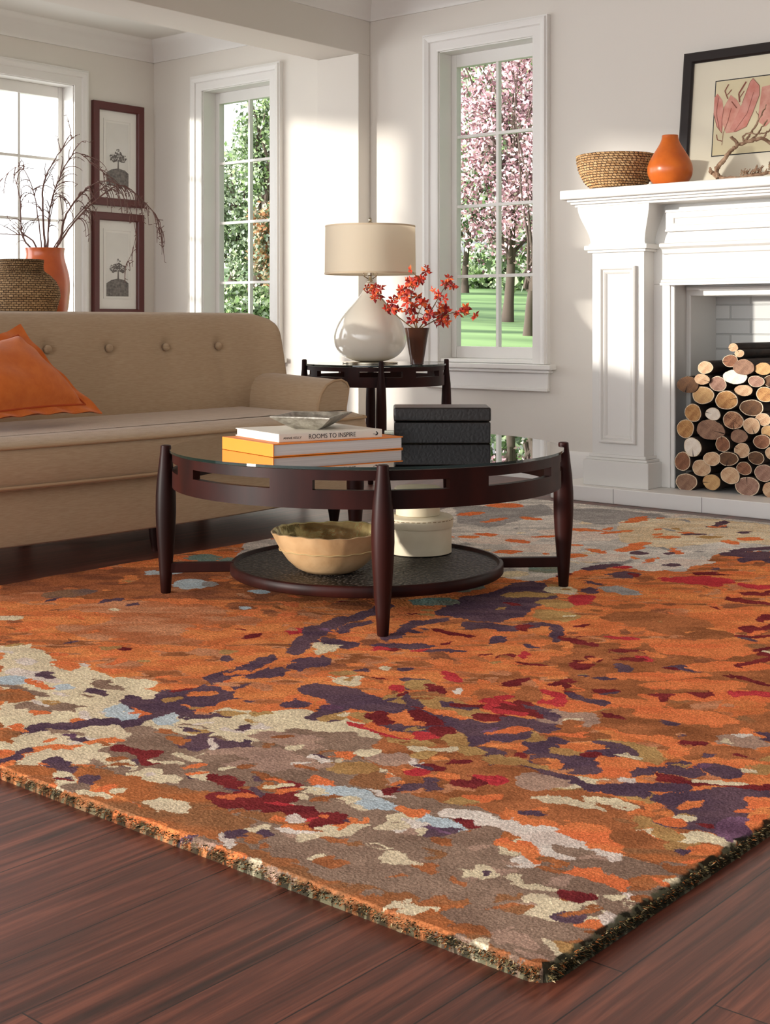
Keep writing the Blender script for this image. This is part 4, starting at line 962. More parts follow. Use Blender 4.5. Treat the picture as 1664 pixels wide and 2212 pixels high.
# ------------------------------------------------------------------ garden
def garden():
    m = MB(); gz = lambda p: .12+.0485*(p.x*FX+p.y*FY)
    P = []
    for i in range(31):
        row = []
        for j in range(41):
            x = 6.3+i*1.6; y = -18+j*1.9; p = Vector((x, y, 0)); p.z = gz(p)+.05*math.sin(x*.8+j)*.6; row.append(p)
        P.append(row)
    m.grid(P); g = m.build('lawn', mat('grass', (134, 166, 104), .9, noise=(.9, 9), col2=(46, 80, 40), bump=(30, 1), stretch=(1.6, .35, 1)), angle=80); tag(g, kind='structure'); g.name = 'ground'  # dark green stretched noise paints shadow bands across the lawn
    def leaves(name, c, R, n, size, mats_, parent, seed, hollow=.35):
        rg = np.random.default_rng(seed); u = rg.normal(size=(n, 3)); u /= np.linalg.norm(u, axis=1)[:, None]
        cl = rg.normal(size=(60, 3)); cl /= np.linalg.norm(cl, axis=1)[:, None]; cl *= rg.uniform(hollow, 1, (60, 1))
        p = cl[rg.integers(0, 60, n)]+u*rg.uniform(.02, .36, (n, 1)); p = p*np.array(R)+np.array(c)
        a = rg.normal(size=(n, 3)); a /= np.linalg.norm(a, axis=1)[:, None]; b_ = np.cross(a, rg.normal(size=(n, 3))); b_ /= np.linalg.norm(b_, axis=1)[:, None]
        s = rg.uniform(.6, 1.3, (n, 1))*size
        V = np.stack([p-a*s, p+b_*s*.6, p+a*s, p-b_*s*.6], 1).reshape(-1, 3); off = np.array(WP[parent.name]); V = V-off
        me = bpy.data.meshes.new(name); me.from_pydata(V.tolist(), [], np.arange(n*4).reshape(-1, 4).tolist())
        for x in mats_: me.materials.append(x)
        me.polygons.foreach_set('material_index', rg.integers(0, len(mats_), n).tolist()); me.update()
        o = bpy.data.objects.new(name, me); SC.collection.objects.link(o); o.parent = parent; WP[o.name] = off_v(off); return o
    def off_v(o_): return Vector(o_.tolist())
    barkg = mat('garden_bark', (92, 78, 70), .9, bump=(20, .8)); pk = [mat('blossom_pink', (240, 196, 206), .8), mat('blossom_pale', (248, 230, 232), .8), mat('blossom_mauve', (196, 150, 160), .8), mat('blossom_dark', (118, 84, 92), .8)]
    gr = [mat('leaf_green', (150, 178, 116), .8), mat('leaf_light', (214, 226, 188), .8), mat('leaf_dark', (98, 116, 82), .8), mat('leaf_grey', (158, 170, 150), .8)]
    rs = [mat('leaf_rust', (196, 140, 100), .8), mat('leaf_buff', (214, 190, 160), .8), gr[2], gr[3]]
    def tree(name, label, px, d, base_y, crown_px, tr, mats_, n, size, seed, nb=16):
        rnd = random.Random(seed); b_ = atD(px, base_y, d); b_.z = gz(b_)-.03; R = thing(name, b_, label, 'tree')
        cxp, cyp, rw, rh = crown_px; c = atD(cxp, cyp, d); RW = rw*d/2900; RH = rh*d/2900
        m = MB(); top = c+Vector((0, 0, -RH*.1)); P = [b_.lerp(top, t)+Vector((.06*math.sin(5*t+seed), .06*math.cos(4*t), 0)) for t in [i/8 for i in range(9)]]
        m.tube(P, [tr*(1.25 if i == 0 else 1-.085*i) for i in range(9)], 12)
        for i in range(nb):
            s_ = P[rnd.randint(3, 8)]; e = c+Vector((rnd.uniform(-1, 1)*RW*.8, rnd.uniform(-1, 1)*RW*.8, rnd.uniform(-.5, .9)*RH)); q = [s_.lerp(e, t)+Vector((0, 0, .25*math.sin(PI*t)*RH*.3))+Vector([rnd.uniform(-.05, .05) for _ in range(3)]) for t in (0, .25, .5, .75, 1)]
            m.tube(q, [tr*.4, tr*.3, tr*.2, tr*.12, tr*.05], 6)
        m.build('trunk', barkg, R); o = leaves('crown', c, (RW, RW, RH), n, size, mats_, R, seed)
    tree('cherry_tree', 'pink flowering cherry tree on the lawn outside the right window', 1100, 15, 690, (1110, 310, 190, 265), .062, pk, 14000, .027, 1, 50)
    tree('cherry_tree', 'smaller pink cherry tree with slim dark trunk nearer the right window', 1146, 11.5, 770, (1175, 400, 90, 220), .045, pk, 2600, .022, 2, 24)
    tree('green_tree', 'pale green leafy tree behind the cherry trees', 1010, 26, 640, (1020, 330, 200, 330), .07, gr, 9000, .09, 3)
    tree('green_tree', 'green leafy tree outside the alcove window', 560, 17, 690, (580, 330, 75, 190), .12, gr, 6500, .032, 4)
    tree('grey_green_tree', 'grey green tree with thin leaves left in the alcove window', 500, 19, 690, (505, 480, 70, 170), .1, [gr[3], gr[1], gr[2]], 6500, .035, 5)
    tree('rust_shrub', 'rust coloured shrub low in the alcove window', 575, 16, 690, (585, 520, 50, 95), .06, rs, 4500, .03, 6)
    tree('green_shrub', 'dark green shrub at the foot of the alcove window view', 530, 14, 700, (535, 665, 90, 45), .05, gr, 4500, .03, 7)
    tree('hedge_tree', 'low green hedge tree across the lawn behind the cherry trunk', 1060, 30, 625, (1080, 590, 130, 50), .2, gr, 7000, .08, 8)
garden()
# ------------------------------------------------------------------ rug
RUG = '''
p D 0,1225 420,1225 700,1190 850,1300 500,1295 0,1290
p X 560,1120 1000,1075 1200,1070 1500,1095 1700,1130 1700,1190 1560,1195 1480,1235 1320,1225 1180,1260 1060,1245 900,1230 700,1240 500,1225
p C 0,1395 60,1395 112,1420 180,1440 260,1475 350,1500 420,1520 560,1535 660,1530 800,1570 960,1610 900,1680 700,1670 560,1620 400,1640 300,1650 200,1640 0,1660
p T 170,1640 260,1600 400,1560 540,1590 640,1575 700,1580 820,1590 850,1620 820,1690 900,1720 1000,1740 1150,1790 1330,1850 1560,1900 1560,2000 1185,2180 900,2050 600,1900 430,1810 250,1700
p B 850,1560 1000,1600 1120,1640 1250,1700 1420,1760 1600,1830 1500,1890 1300,1840 1150,1780 1000,1740 880,1700 780,1640
p B 1250,1370 1664,1380 1700,1640 1480,1640 1300,1560 1220,1480
p O 1180,1250 1320,1225 1480,1235 1560,1195 1700,1190 1700,1390 1250,1390 1000,1380 1000,1300
s U 10 0,1690 120,1700 280,1750 420,1790 560,1850 700,1910 860,1985 1000,2040 1100,2090
s U 14 120,1660 230,1680 330,1700 430,1730 500,1770 560,1810
e 420 1760 120 32 14 U
e 330 1725 110 26 18 U
e 880 1960 120 26 22 U
e 1000 2040 120 30 20 U
e 1120 2090 90 22 12 T
e 700 1900 90 22 24 U
e 760 1870 200 40 14 T
e 300 1345 190 46 2 S
e 150 1335 90 16 0 O
e 420 1330 70 26 0 S
e 520 1345 40 14 0 S
e 60 1290 90 10 -4 S
e 250 1285 80 9 -4 B
e 150 1282 60 8 -5 G
e 410 1262 42 11 0 L
e 350 1238 40 5 0 L
e 450 1262 20 6 0 Y
e 560 1278 20 4 0 L
e 500 1213 26 9 0 E
e 440 1205 40 8 0 E
e 240 1298 24 4 -10 P
e 118 1296 20 3 -10 P
e 280 1306 12 4 -10 P
e 245 1317 14 3 0 C
e 521 1314 11 4 0 L
e 15 1335 34 7 0 C
e 640 1290 60 10 0 B
e 500 1370 110 20 0 O
e 520 1400 160 16 0 O
e 380 1440 130 22 0 O
e 440 1410 40 8 0 S
e 260 1435 44 10 0 S
e 640 1365 60 18 0 O
s P 7 835,1310 800,1322 760,1335 700,1352 665,1364
s P 9 740,1340 690,1362 660,1380
s P 10 670,1375 655,1392 635,1405
s P 6 800,1345 760,1352 740,1362
s P 8 720,1388 705,1384 760,1396
s P 11 690,1428 660,1432 640,1440
s P 8 590,1420 570,1430 545,1438 520,1450 500,1458 460,1470
s P 9 600,1450 580,1452 560,1456 545,1460
s P 18 440,1495 400,1500 350,1515 300,1518
s P 16 430,1520 390,1530 340,1528
s P 12 500,1505 470,1500 450,1515
s P 9 440,1545 410,1545
s P 8 340,1540 290,1558 250,1560 200,1560 140,1568 90,1570 55,1584
s P 7 250,1563 270,1572
s P 6 150,1590 175,1600
e 490 1423 18 7 -8 P
e 640 1363 18 5 -8 K
e 610 1434 30 7 -20 O
e 440 1498 30 6 0 O
e 512 1452 22 5 -14 O
e 540 1450 24 3 -14 O
s O 5 520,1512 490,1520 460,1528 430,1538
e 475 1545 24 5 8 P
e 540 1512 16 4 -5 P
p C 685,1385 735,1402 715,1412 668,1416
e 720 1402 22 7 -15 C
e 740 1472 34 9 10 C
e 765 1468 20 6 -20 C
e 832 1446 14 6 0 C
e 740 1455 26 6 0 A
e 800 1430 26 6 0 S
e 700 1500 60 12 10 O
e 560 1500 60 12 0 O
e 740 1500 40 8 0 O
s P 14 665,1490 700,1495 745,1500 790,1515 830,1525
s P 14 735,1510 800,1525 850,1525
s P 10 740,1530 700,1540 682,1548
e 640 1520 28 8 0 P
e 720 1550 34 10 -6 A
e 745 1546 18 4 0 C
e 780 1548 24 8 6 A
p C 0,1398 55,1396 90,1405 112,1420 80,1428 30,1420 0,1420
e 55 1430 24 6 8 W
e 180 1434 13 6 0 W
e 240 1448 32 6 6 N
e 138 1438 26 10 0 N
e 190 1455 44 8 8 C
e 60 1458 50 12 10 W
e 30 1470 40 9 0 L
e 103 1460 18 6 16 P
e 88 1477 30 7 18 N
e 135 1484 20 7 0 L
e 208 1496 26 10 8 P
e 285 1476 52 12 4 C
e 310 1500 40 10 10 C
e 230 1480 40 8 10 T
e 95 1500 28 7 10 T
e 160 1505 60 12 6 C
e 30 1505 50 14 0 U
e 80 1530 40 9 8 T
e 150 1530 50 9 6 T
e 90 1520 24 4 10 W
e 85 1540 22 6 0 N
e 195 1540 32 8 4 C
e 185 1545 18 9 0 W
p L 228,1530 260,1520 285,1535 305,1552 270,1556 240,1548
p N 285,1528 322,1540 305,1550 290,1542
p L 330,1556 350,1542 370,1540 392,1556 380,1566 345,1566
e 300 1575 40 10 0 T
e 30 1550 50 14 0 C
e 22 1590 34 14 4 U
e 90 1600 60 16 0 C
e 210 1580 62 14 -4 C
e 102 1596 10 5 0 N
e 420 1580 60 11 8 C
e 355 1595 70 12 6 T
e 520 1590 60 12 8 C
e 500 1560 50 9 8 C
e 560 1540 30 6 0 A
e 548 1558 22 6 10 A
e 600 1560 60 14 8 C
e 530 1575 14 9 20 P
e 430 1582 26 7 6 A
s N 5 180,1606 210,1602 250,1600
s N 6 35,1640 50,1624 90,1618 150,1616
e 20 1642 30 9 -16 P
e 44 1626 20 7 -20 P
e 75 1640 30 10 -10 C
e 150 1635 46 14 6 C
e 195 1630 26 10 8 C
e 230 1645 40 9 18 C
s P 8 395,1608 420,1600 460,1604 500,1610 530,1608
e 425 1610 24 12 6 P
e 458 1608 12 9 20 W
e 500 1625 46 8 -8 C
e 460 1634 40 8 0 C
s R 7 245,1617 280,1622 310,1628 335,1630
e 320 1642 22 12 20 R
e 288 1650 18 8 -20 P
e 10 1655 24 10 -12 N
e 110 1652 34 12 -8 P
e 95 1648 18 6 -20 P
e 130 1664 30 8 -6 P
e 70 1665 60 12 8 U
e 135 1686 26 18 30 C
e 195 1686 32 10 -6 P
e 165 1700 30 10 0 T
e 205 1715 40 7 10 C
e 280 1650 20 8 20 C
e 330 1676 40 10 10 C
e 375 1682 22 7 10 C
e 425 1680 18 6 0 P
e 440 1678 22 9 20 C
e 420 1655 20 5 -10 N
e 505 1660 34 4 -4 C
e 560 1640 120 26 4 V
e 470 1640 60 12 0 T
e 640 1600 90 18 6 V
e 740 1610 60 14 4 T
e 632 1616 22 6 0 C
e 692 1632 20 5 10 P
s W 5 675,1632 695,1642 715,1652
e 745 1632 30 8 0 N
e 760 1660 60 14 4 A
e 850 1640 60 14 0 V
e 880 1600 50 14 4 A
s R 9 465,1680 500,1695 520,1712 540,1726
s R 12 470,1728 520,1735 570,1745 610,1752
e 630 1705 28 20 20 R
e 590 1728 60 16 -6 R
s R 12 640,1755 680,1765 730,1772 700,1780
e 670 1780 40 9 6 R
e 556 1684 18 7 0 P
e 562 1712 16 12 0 P
e 585 1700 26 8 0 U
e 600 1770 70 10 6 U
e 640 1769 16 9 8 W
e 690 1689 30 10 10 N
e 350 1740 50 8 8 C
e 380 1740 28 7 10 C
p C 310,1730 350,1725 400,1748 390,1760 340,1752
e 490 1815 26 16 30 W
e 570 1790 28 8 0 C
e 583 1800 18 8 10 P
e 520 1800 26 5 14 P
p C 640,1800 700,1780 760,1778 800,1785 760,1800 700,1812 650,1820
e 690 1847 22 8 -4 C
p C 812,1862 840,1840 870,1842 918,1870 870,1874 835,1872
e 884 1962 30 18 8 C
e 1050 1885 32 18 14 C
p L 685,1695 740,1700 820,1720 862,1745 850,1760 790,1742 700,1718 668,1706
s W 4 800,1707 830,1716 855,1722
s N 8 860,1752 890,1758 925,1764
p L 898,1786 930,1764 960,1768 1000,1785 1010,1796 970,1798
e 1014 1778 30 13 10 R
s W 10 980,1760 1060,1775 1130,1800 1200,1830 1280,1840
s W 10 1100,1780 1180,1795 1240,1820 1320,1850
e 1190 1840 50 20 14 W
e 1230 1840 30 9 14 T
e 1270 1842 24 8 10 T
e 1135 1870 34 14 20 W
e 1150 1910 60 16 14 C
e 1230 1925 70 12 8 C
s W 7 1150,1900 1240,1925 1330,1930 1400,1945
s N 8 1090,1822 1130,1838 1150,1855
e 1145 1845 32 22 26 N
e 1180 1884 40 12 0 B
s N 13 1235,1885 1280,1895 1350,1912
s N 7 1090,1755 1120,1768 1150,1782
e 1266 1798 52 22 8 N
e 1320 1828 46 14 16 N
e 1390 1780 50 14 4 A
e 1280 1975 60 24 10 C
e 1330 1985 30 16 10 W
e 1205 2050 36 12 34 C
e 1220 2080 40 20 10 C
e 1230 1910 120 20 10 T
s C 7 1170,1725 1230,1732 1290,1745
e 1200 1700 50 8 4 A
s C 8 1250,1695 1210,1698 1180,1686
s C 6 1270,1726 1340,1738 1370,1748
p C 1195,1690 1260,1675 1315,1682 1290,1692 1340,1716 1250,1704
e 1380 1720 60 12 6 A
e 1354 1683 28 7 4 W
e 1500 1810 60 12 6 C
e 1440 1800 50 10 6 N
p C 1370,1795 1440,1792 1510,1800 1580,1815 1570,1830 1480,1815
e 1540 1840 60 10 6 O
e 1440 1850 90 18 8 U
s P 5 1430,1775 1500,1790 1560,1800
p P 1425,1740 1450,1718 1540,1705 1640,1700 1664,1720 1620,1760 1560,1810 1500,1790
e 1500 1730 90 18 2 P
e 1580 1790 40 24 -20 Q
e 1640 1735 30 12 0 N
e 1620 1755 24 6 0 N
s R 7 1430,1680 1500,1690 1580,1695 1664,1706
e 1560 1690 60 6 4 C
s P 10 1330,1700 1400,1700 1480,1702
s P 9 1260,1695 1330,1712 1390,1718
s P 8 1370,1668 1430,1664 1500,1672
e 1466 1652 22 8 0 P
e 1560 1665 58 13 8 P
e 1530 1634 18 6 0 P
e 1600 1648 40 8 4 N
e 1640 1660 30 14 4 A
e 1310 1660 60 16 4 N
e 1350 1650 40 10 0 N
p A 1285,1590 1330,1600 1410,1612 1450,1640 1420,1652 1340,1640
s P 6 1290,1606 1330,1612 1365,1628
s P 9 1280,1630 1330,1630
e 1240 1650 36 18 24 P
s P 8 1150,1620 1200,1630 1260,1645 1280,1660
s P 8 1135,1645 1180,1665 1240,1685
e 1170 1612 40 9 2 P
e 1200 1602 30 7 4 P
e 1120 1590 60 12 8 A
e 1230 1625 40 6 10 A
e 1150 1650 50 6 14 A
s N 8 1340,1580 1400,1592 1440,1605 1480,1620
e 1466 1625 22 13 0 N
e 1225 1585 60 8 4 N
e 1484 1600 28 8 14 P
e 1440 1558 26 7 16 P
e 1555 1595 28 5 16 R
e 1230 1555 70 22 4 V
e 1270 1530 40 10 0 A
e 1200 1575 90 10 0 B
e 1390 1580 60 10 4 B
e 1560 1610 100 24 4 B
e 1600 1600 60 16 4 V
e 1480 1545 110 16 6 N
e 1350 1520 110 10 0 N
e 1540 1500 120 14 0 N
e 1600 1530 60 18 0 O
e 1230 1525 70 12 6 N
e 1310 1495 34 5 2 R
e 1436 1505 26 9 0 R
e 1496 1495 34 9 12 R
e 1470 1490 60 8 0 B
s K 6 1590,1500 1630,1496 1664,1502
e 1190 1508 42 16 10 K
e 1182 1506 20 5 10 N
s R 5 1190,1480 1215,1470 1225,1485 1240,1500
s P 5 1235,1500 1260,1512 1300,1520
e 1210 1475 24 5 -20 R
e 1140 1500 34 16 0 B
e 1290 1425 110 14 0 B
e 1260 1440 60 14 0 B
e 1350 1445 90 16 4 B
e 1250 1436 22 12 14 R
e 1275 1422 22 7 8 R
e 1350 1445 22 9 10 P
e 1480 1444 50 6 4 P
e 1300 1466 24 4 0 P
e 1395 1424 18 7 10 K
e 1360 1425 40 3 0 R
e 1360 1407 44 4 0 R
e 1145 1432 36 3 8 R
e 1135 1414 14 6 0 K
e 1265 1390 38 4 10 R
e 1350 1380 40 4 4 K
e 1110 1460 28 8 -8 B
e 1125 1470 40 6 -14 B
e 1115 1475 34 7 -12 R
e 975 1462 26 10 20 K
e 878 1445 22 4 0 P
e 867 1395 70 6 0 P
e 910 1404 30 3 0 K
e 960 1406 50 4 0 P
e 1000 1495 13 6 10 W
e 860 1487 22 8 0 K
s P 4 880,1468 920,1472 890,1485
e 915 1480 40 10 4 A
e 950 1490 26 10 14 R
e 930 1500 40 8 0 U
e 870 1510 40 12 6 A
e 960 1520 80 14 8 A
e 1010 1540 60 12 12 A
s P 6 960,1520 1000,1526 1030,1530
s P 6 880,1500 890,1520 900,1530
e 1020 1526 40 5 6 R
e 970 1540 26 5 4 N
e 1060 1500 34 12 0 B
e 1090 1506 26 6 0 K
s K 7 1055,1515 1065,1530 1085,1538 1140,1540
s R 9 1090,1525 1140,1532 1170,1545
s R 8 1040,1550 1100,1555 1130,1565
s P 7 1140,1525 1170,1535 1200,1550
s P 10 840,1530 900,1540 960,1560 1010,1575
e 820 1552 30 14 6 R
s N 6 845,1550 880,1545 905,1556
e 870 1552 30 8 0 N
s R 10 905,1545 940,1570 980,1595
s P 8 840,1568 900,1575 950,1575
e 920 1590 34 9 4 K
e 950 1582 30 12 10 R
s K 5 755,1568 800,1572 840,1586 880,1594
s N 5 800,1566 850,1580 890,1592
s P 14 1010,1570 1060,1580 1120,1570
s P 14 1020,1600 1060,1590 1120,1590
s P 12 1100,1560 1150,1568 1180,1574
s P 9 1050,1620 1080,1630 1060,1645
e 990 1600 34 14 0 A
e 1010 1620 40 10 6 A
e 1090 1640 50 12 4 A
e 1060 1685 34 9 2 K
e 1000 1650 60 18 4 B
s C 6 890,1618 930,1622 970,1616
s W 4 885,1640 905,1650 915,1660 925,1650
e 900 1668 24 7 -4 K
e 940 1660 26 9 10 R
s R 6 840,1708 860,1715 870,1705
s P 8 870,1705 900,1700 930,1700
e 925 1690 16 10 0 P
e 800 1690 44 18 6 U
e 1010 1690 40 10 4 R
e 1170 1690 60 16 4 V
e 1140 1740 60 14 4 B
e 1330 1770 60 16 6 B
e 1480 1760 20 6 0 A
e 1500 1480 120 12 0 N
e 1420 1460 120 8 0 N
e 1580 1440 100 12 0 N
s R 4 1664,1400 1630,1408 1664,1418
s R 5 1600,1440 1640,1428 1664,1426
s R 3 1580,1460 1620,1468 1664,1480
p N 1400,1380 1600,1390 1640,1410 1560,1425 1420,1410
p P 960,1310 1000,1290 1060,1280 1110,1260 1150,1255 1180,1262 1200,1290 1160,1310 1130,1330 1080,1345 1010,1340 960,1330 930,1330
s P 7 1010,1350 1060,1352 1100,1360 1150,1352
s P 5 900,1345 870,1360 850,1375 835,1380
s P 5 960,1340 920,1345 880,1350
s P 6 1060,1385 1070,1380 1085,1382
e 1205 1370 14 20 -10 P
e 1130 1357 18 8 0 R
s R 4 940,1362 980,1370 1010,1374
s R 4 1220,1378 1260,1388 1290,1392
e 1170 1350 30 5 4 P
e 1010 1270 40 8 -6 E
e 940 1300 60 8 0 E
e 900 1270 60 7 0 D
e 1180 1230 40 8 0 E
e 1100 1240 40 8 0 C
e 1210 1275 40 8 0 C
e 1140 1285 60 5 0 A
e 1255 1296 32 12 -6 K
e 1200 1305 50 9 6 A
e 1340 1276 50 8 8 Y
e 1275 1276 18 6 0 P
e 1350 1242 38 7 0 P
e 1300 1225 40 5 -8 P
e 1350 1225 22 3 0 K
e 1300 1205 60 10 0 W
e 1420 1225 50 8 0 W
e 1480 1215 60 8 0 W
e 1455 1221 18 4 0 P
e 1450 1196 14 3 0 P
e 1380 1195 24 4 0 P
e 1360 1185 34 6 -8 N
e 1200 1330 50 12 6 A
e 1420 1340 120 16 4 B
e 1360 1310 34 6 -4 B
e 1470 1360 120 12 6 B
e 1400 1330 60 8 4 B
e 1520 1254 70 9 2 K
s K 5 1440,1252 1500,1256 1550,1262
e 1540 1240 46 4 2 R
e 1590 1238 40 4 0 N
s P 4 1580,1192 1620,1188 1664,1184
s P 6 1610,1210 1640,1205 1664,1210
s P 5 1570,1196 1600,1198 1664,1198
s K 4 1600,1262 1640,1270 1664,1268
s R 4 1570,1292 1620,1300 1664,1304
s R 4 1610,1282 1640,1284 1664,1280
s R 5 1640,1340 1664,1332
s R 6 1610,1358 1640,1362 1664,1354
s R 3 1590,1372 1630,1374 1664,1372
p Y 980,1090 1060,1095 1180,1090 1200,1110 1140,1120 1060,1140 990,1130
p Y 1220,1100 1300,1098 1420,1110 1460,1122 1380,1130 1300,1135 1220,1118
p Z 1340,1125 1440,1118 1560,1122 1700,1140 1700,1180 1560,1170 1440,1185 1340,1170
e 1080 1165 90 10 0 W
e 1180 1185 80 9 0 W
e 1280 1160 60 9 0 W
e 1210 1150 50 7 0 W
e 1020 1110 30 4 -4 N
e 1090 1092 40 5 0 N
e 1070 1124 26 3 -10 N
e 1150 1120 22 3 6 N
e 1050 1155 26 3 4 N
e 1120 1170 24 4 8 N
e 1010 1160 24 3 0 N
e 1180 1160 30 2.5 0 N
e 1260 1145 50 3 4 N
e 1330 1150 34 3 -6 N
e 1375 1125 30 4 -8 N
e 1380 1178 30 6 -10 N
e 1100 1192 30 4 0 N
e 1240 1200 30 5 0 N
e 1290 1190 24 3 10 N
e 1440 1160 34 3 0 N
e 1490 1152 24 3 4 N
e 1530 1160 26 3 0 A
e 1620 1165 30 4 0 N
e 1580 1172 24 4 6 N
e 1380 1120 26 3 -8 N
e 1560 1130 16 5 -10 P
e 1550 1138 20 3 0 P
e 1500 1154 24 2 0 P
e 1610 1150 18 2 0 P
e 1010 1205 60 8 0 A
e 960 1190 30 8 0 Y
e 800 1225 60 10 0 D
e 760 1310 50 8 0 D
'''
def build_rug():
    PAL = dict(O=((236, 138, 60), (220, 114, 48), 9), D=((186, 106, 56), (150, 88, 56), 7), X=((226, 216, 204), (196, 188, 178), 8), C=((234, 214, 172), (224, 202, 164), 8), T=((142, 112, 92), (156, 126, 104), 9),
               B=((158, 92, 48), (186, 108, 56), 8), U=((190, 108, 50), (158, 104, 62), 9), S=((212, 140, 92), (196, 112, 62), 8), G=((120, 96, 90), (150, 110, 80), 8), L=((196, 206, 208), (182, 196, 202), 8),
               Y=((172, 165, 160), (156, 150, 146), 8), E=((120, 146, 136), (140, 140, 120), 8), P=((108, 80, 90), (92, 68, 84), 8), Q=((132, 92, 118), (104, 70, 92), 14), R=((138, 46, 46), (118, 38, 42), 8), K=((210, 54, 58), (196, 44, 52), 8),
               W=((222, 200, 184), (232, 216, 200), 9), N=((234, 114, 48), (238, 128, 56), 8), A=((194, 150, 84), (180, 132, 72), 9), V=((172, 136, 116), (186, 148, 124), 9), Z=((236, 216, 182), (224, 196, 154), 8))
    x0, x1, y0, y1 = 1.402, 5.14, .928, 3.592
    def axis(a, b_):
        n = int(1000*math.log(1+(b_-a)*.001/.0016*1)) + 1
        n = int(math.log(1+.001*(b_-a)/.0016)/.001)
        t = np.linspace(0, 1, n+1); return a+(np.exp(t*math.log(1+.001*(b_-a)/.0016))-1)*.0016/.001
    ax, ay = axis(x0, x1), axis(y0, y1); nx, ny = len(ax), len(ay)
    X, Y = np.meshgrid(ax, ay, indexing='ij'); X = X.ravel(); Y = Y.ravel(); N_ = X.size
    rg = np.random.default_rng(5)
    def vnoise(x, y, s, seed):      # smooth value noise
        r_ = np.random.default_rng(seed); T = r_.random((256, 256))
        u = x*s+seed*1.37; v_ = y*s+seed*2.11; i = np.floor(u).astype(int); j = np.floor(v_).astype(int); fu = u-i; fv = v_-j
        fu = fu*fu*(3-2*fu); fv = fv*fv*(3-2*fv); g = lambda a, b_: T[a & 255, b_ & 255]
        return (g(i, j)*(1-fu)+g(i+1, j)*fu)*(1-fv)+(g(i, j+1)*(1-fu)+g(i+1, j+1)*fu)*fv-.5
    def fb(x, y, s, seed, o=3): return sum(vnoise(x, y, s*2**k, seed+k)/2**k for k in range(o))
    # tuft rows pull the pattern edges about a little
    wx = X+.016*fb(X, Y, 12, 3)+.017*fb(X, Y, 38, 11, 2)+.007*vnoise(X, Y, 110, 21)+.0035*(rg.random(N_)-.5); wy = Y+.016*fb(X, Y, 12, 43)+.017*fb(X, Y, 38, 51, 2)+.007*vnoise(X, Y, 110, 61)+.0035*(rg.random(N_)-.5)
    dep = wx*FX+wy*FY; px = 832+FOC*(wx*RX+wy*RY)/dep; py = HZ+FOC*(EYE-.018)/dep
    idx = np.zeros(N_, dtype=np.int16); keys = list(PAL); K = {k: i for i, k in enumerate(keys)}
    idx[:] = K['O']
    def poly_in(pts, qx, qy):
        ins = np.zeros(qx.size, bool); n = len(pts)
        for i in range(n):
            xa, ya = pts[i]; xb, yb = pts[(i+1) % n]
            if ya == yb: continue
            c = ((ya > qy) != (yb > qy)) & (qx < (xb-xa)*(qy-ya)/(yb-ya)+xa); ins ^= c
        return ins
    order = np.argsort(py); spy = py[order]
    def band(a, b_): return order[np.searchsorted(spy, a):np.searchsorted(spy, b_)]
    # the unseen parts and small flecks
    def paint_e(x, y, rx, ry, ang, c):
        s_ = band(y-rx*abs(math.sin(math.radians(ang)))-ry-2, y+rx*abs(math.sin(math.radians(ang)))+ry+2); qx = px[s_]-x; qy = py[s_]-y
        ca, sa = math.cos(math.radians(ang)), math.sin(math.radians(ang)); u = qx*ca+qy*sa; v_ = -qx*sa+qy*ca
        idx[s_[(u/rx)**2+(v_/ry)**2 < 1]] = K[c]
    cmds = [l.split() for l in RUG.strip().split('\n')]
    polys = [c for c in cmds if c[0] == 'p'][:7]; rest = cmds[len(polys):] if all(c[0] == 'p' for c in cmds[:7]) else cmds
    def run(c):
        if c[0] == 'p':
            pts = [tuple(map(float, q.split(','))) for q in c[2:]]; s_ = band(min(p[1] for p in pts), max(p[1] for p in pts)); idx[s_[poly_in(pts, px[s_], py[s_])]] = K[c[1]]
        elif c[0] == 's':
            w = float(c[2]); pts = [tuple(map(float, q.split(','))) for q in c[3:]]
            s_ = band(min(p[1] for p in pts)-w, max(p[1] for p in pts)+w); qx = px[s_]/2.1; qy = py[s_]; best = np.full(s_.size, 1e9)
            for a, b_ in zip(pts, pts[1:]):
                ax_, ay_ = a[0]/2.1, a[1]; dx, dy = b_[0]/2.1-ax_, b_[1]-ay_; t = np.clip(((qx-ax_)*dx+(qy-ay_)*dy)/(dx*dx+dy*dy+1e-9), 0, 1)
                best = np.minimum(best, np.hypot(qx-ax_-t*dx, qy-ay_-t*dy))
            idx[s_[best < w]] = K[c[1]]
        else: paint_e(*map(float, c[1:6]), c[6])
    for c in polys: run(c)  # the D polygon has the shade under the table painted into its orange
    # flecks, kind by zone
    rr = random.Random(3)
    near = dict(O='NDNSND', D='OSBOS', C='WVACCTNWC', T='VUTBC', B='NUSADB', X='WWNYCZ')
    for i in range(520):
        y = 1085+1000*rr.random()**1.25; x = rr.uniform(-60, 1720); s_ = (y-HZ)/700
        j = np.searchsorted(spy, y); cand = order[max(0, j-400):j+400]
        if not len(cand): continue
        k = cand[np.argmin(np.abs(px[cand]-x))]
        if abs(px[k]-x) > 40: continue
        z = keys[idx[k]]
        if z not in near: continue
        w = rr.uniform(12, 34)*s_; h = w*rr.uniform(.12, .3)*(.6+.5*s_)
        paint_e(x, y, w, h, rr.uniform(-16, 18), rr.choice(near[z]))
    for c in rest: run(c)
    thin = dict(O='BSNRPABSN', X='NYWCNY', C='TNWPAT', T='BUVCTB', B='NUPAOR', U='TBNC', S='ONBS', P='QPRNA', A='CBNP', Z='NWYA', V='TWCB', R='BPKN')
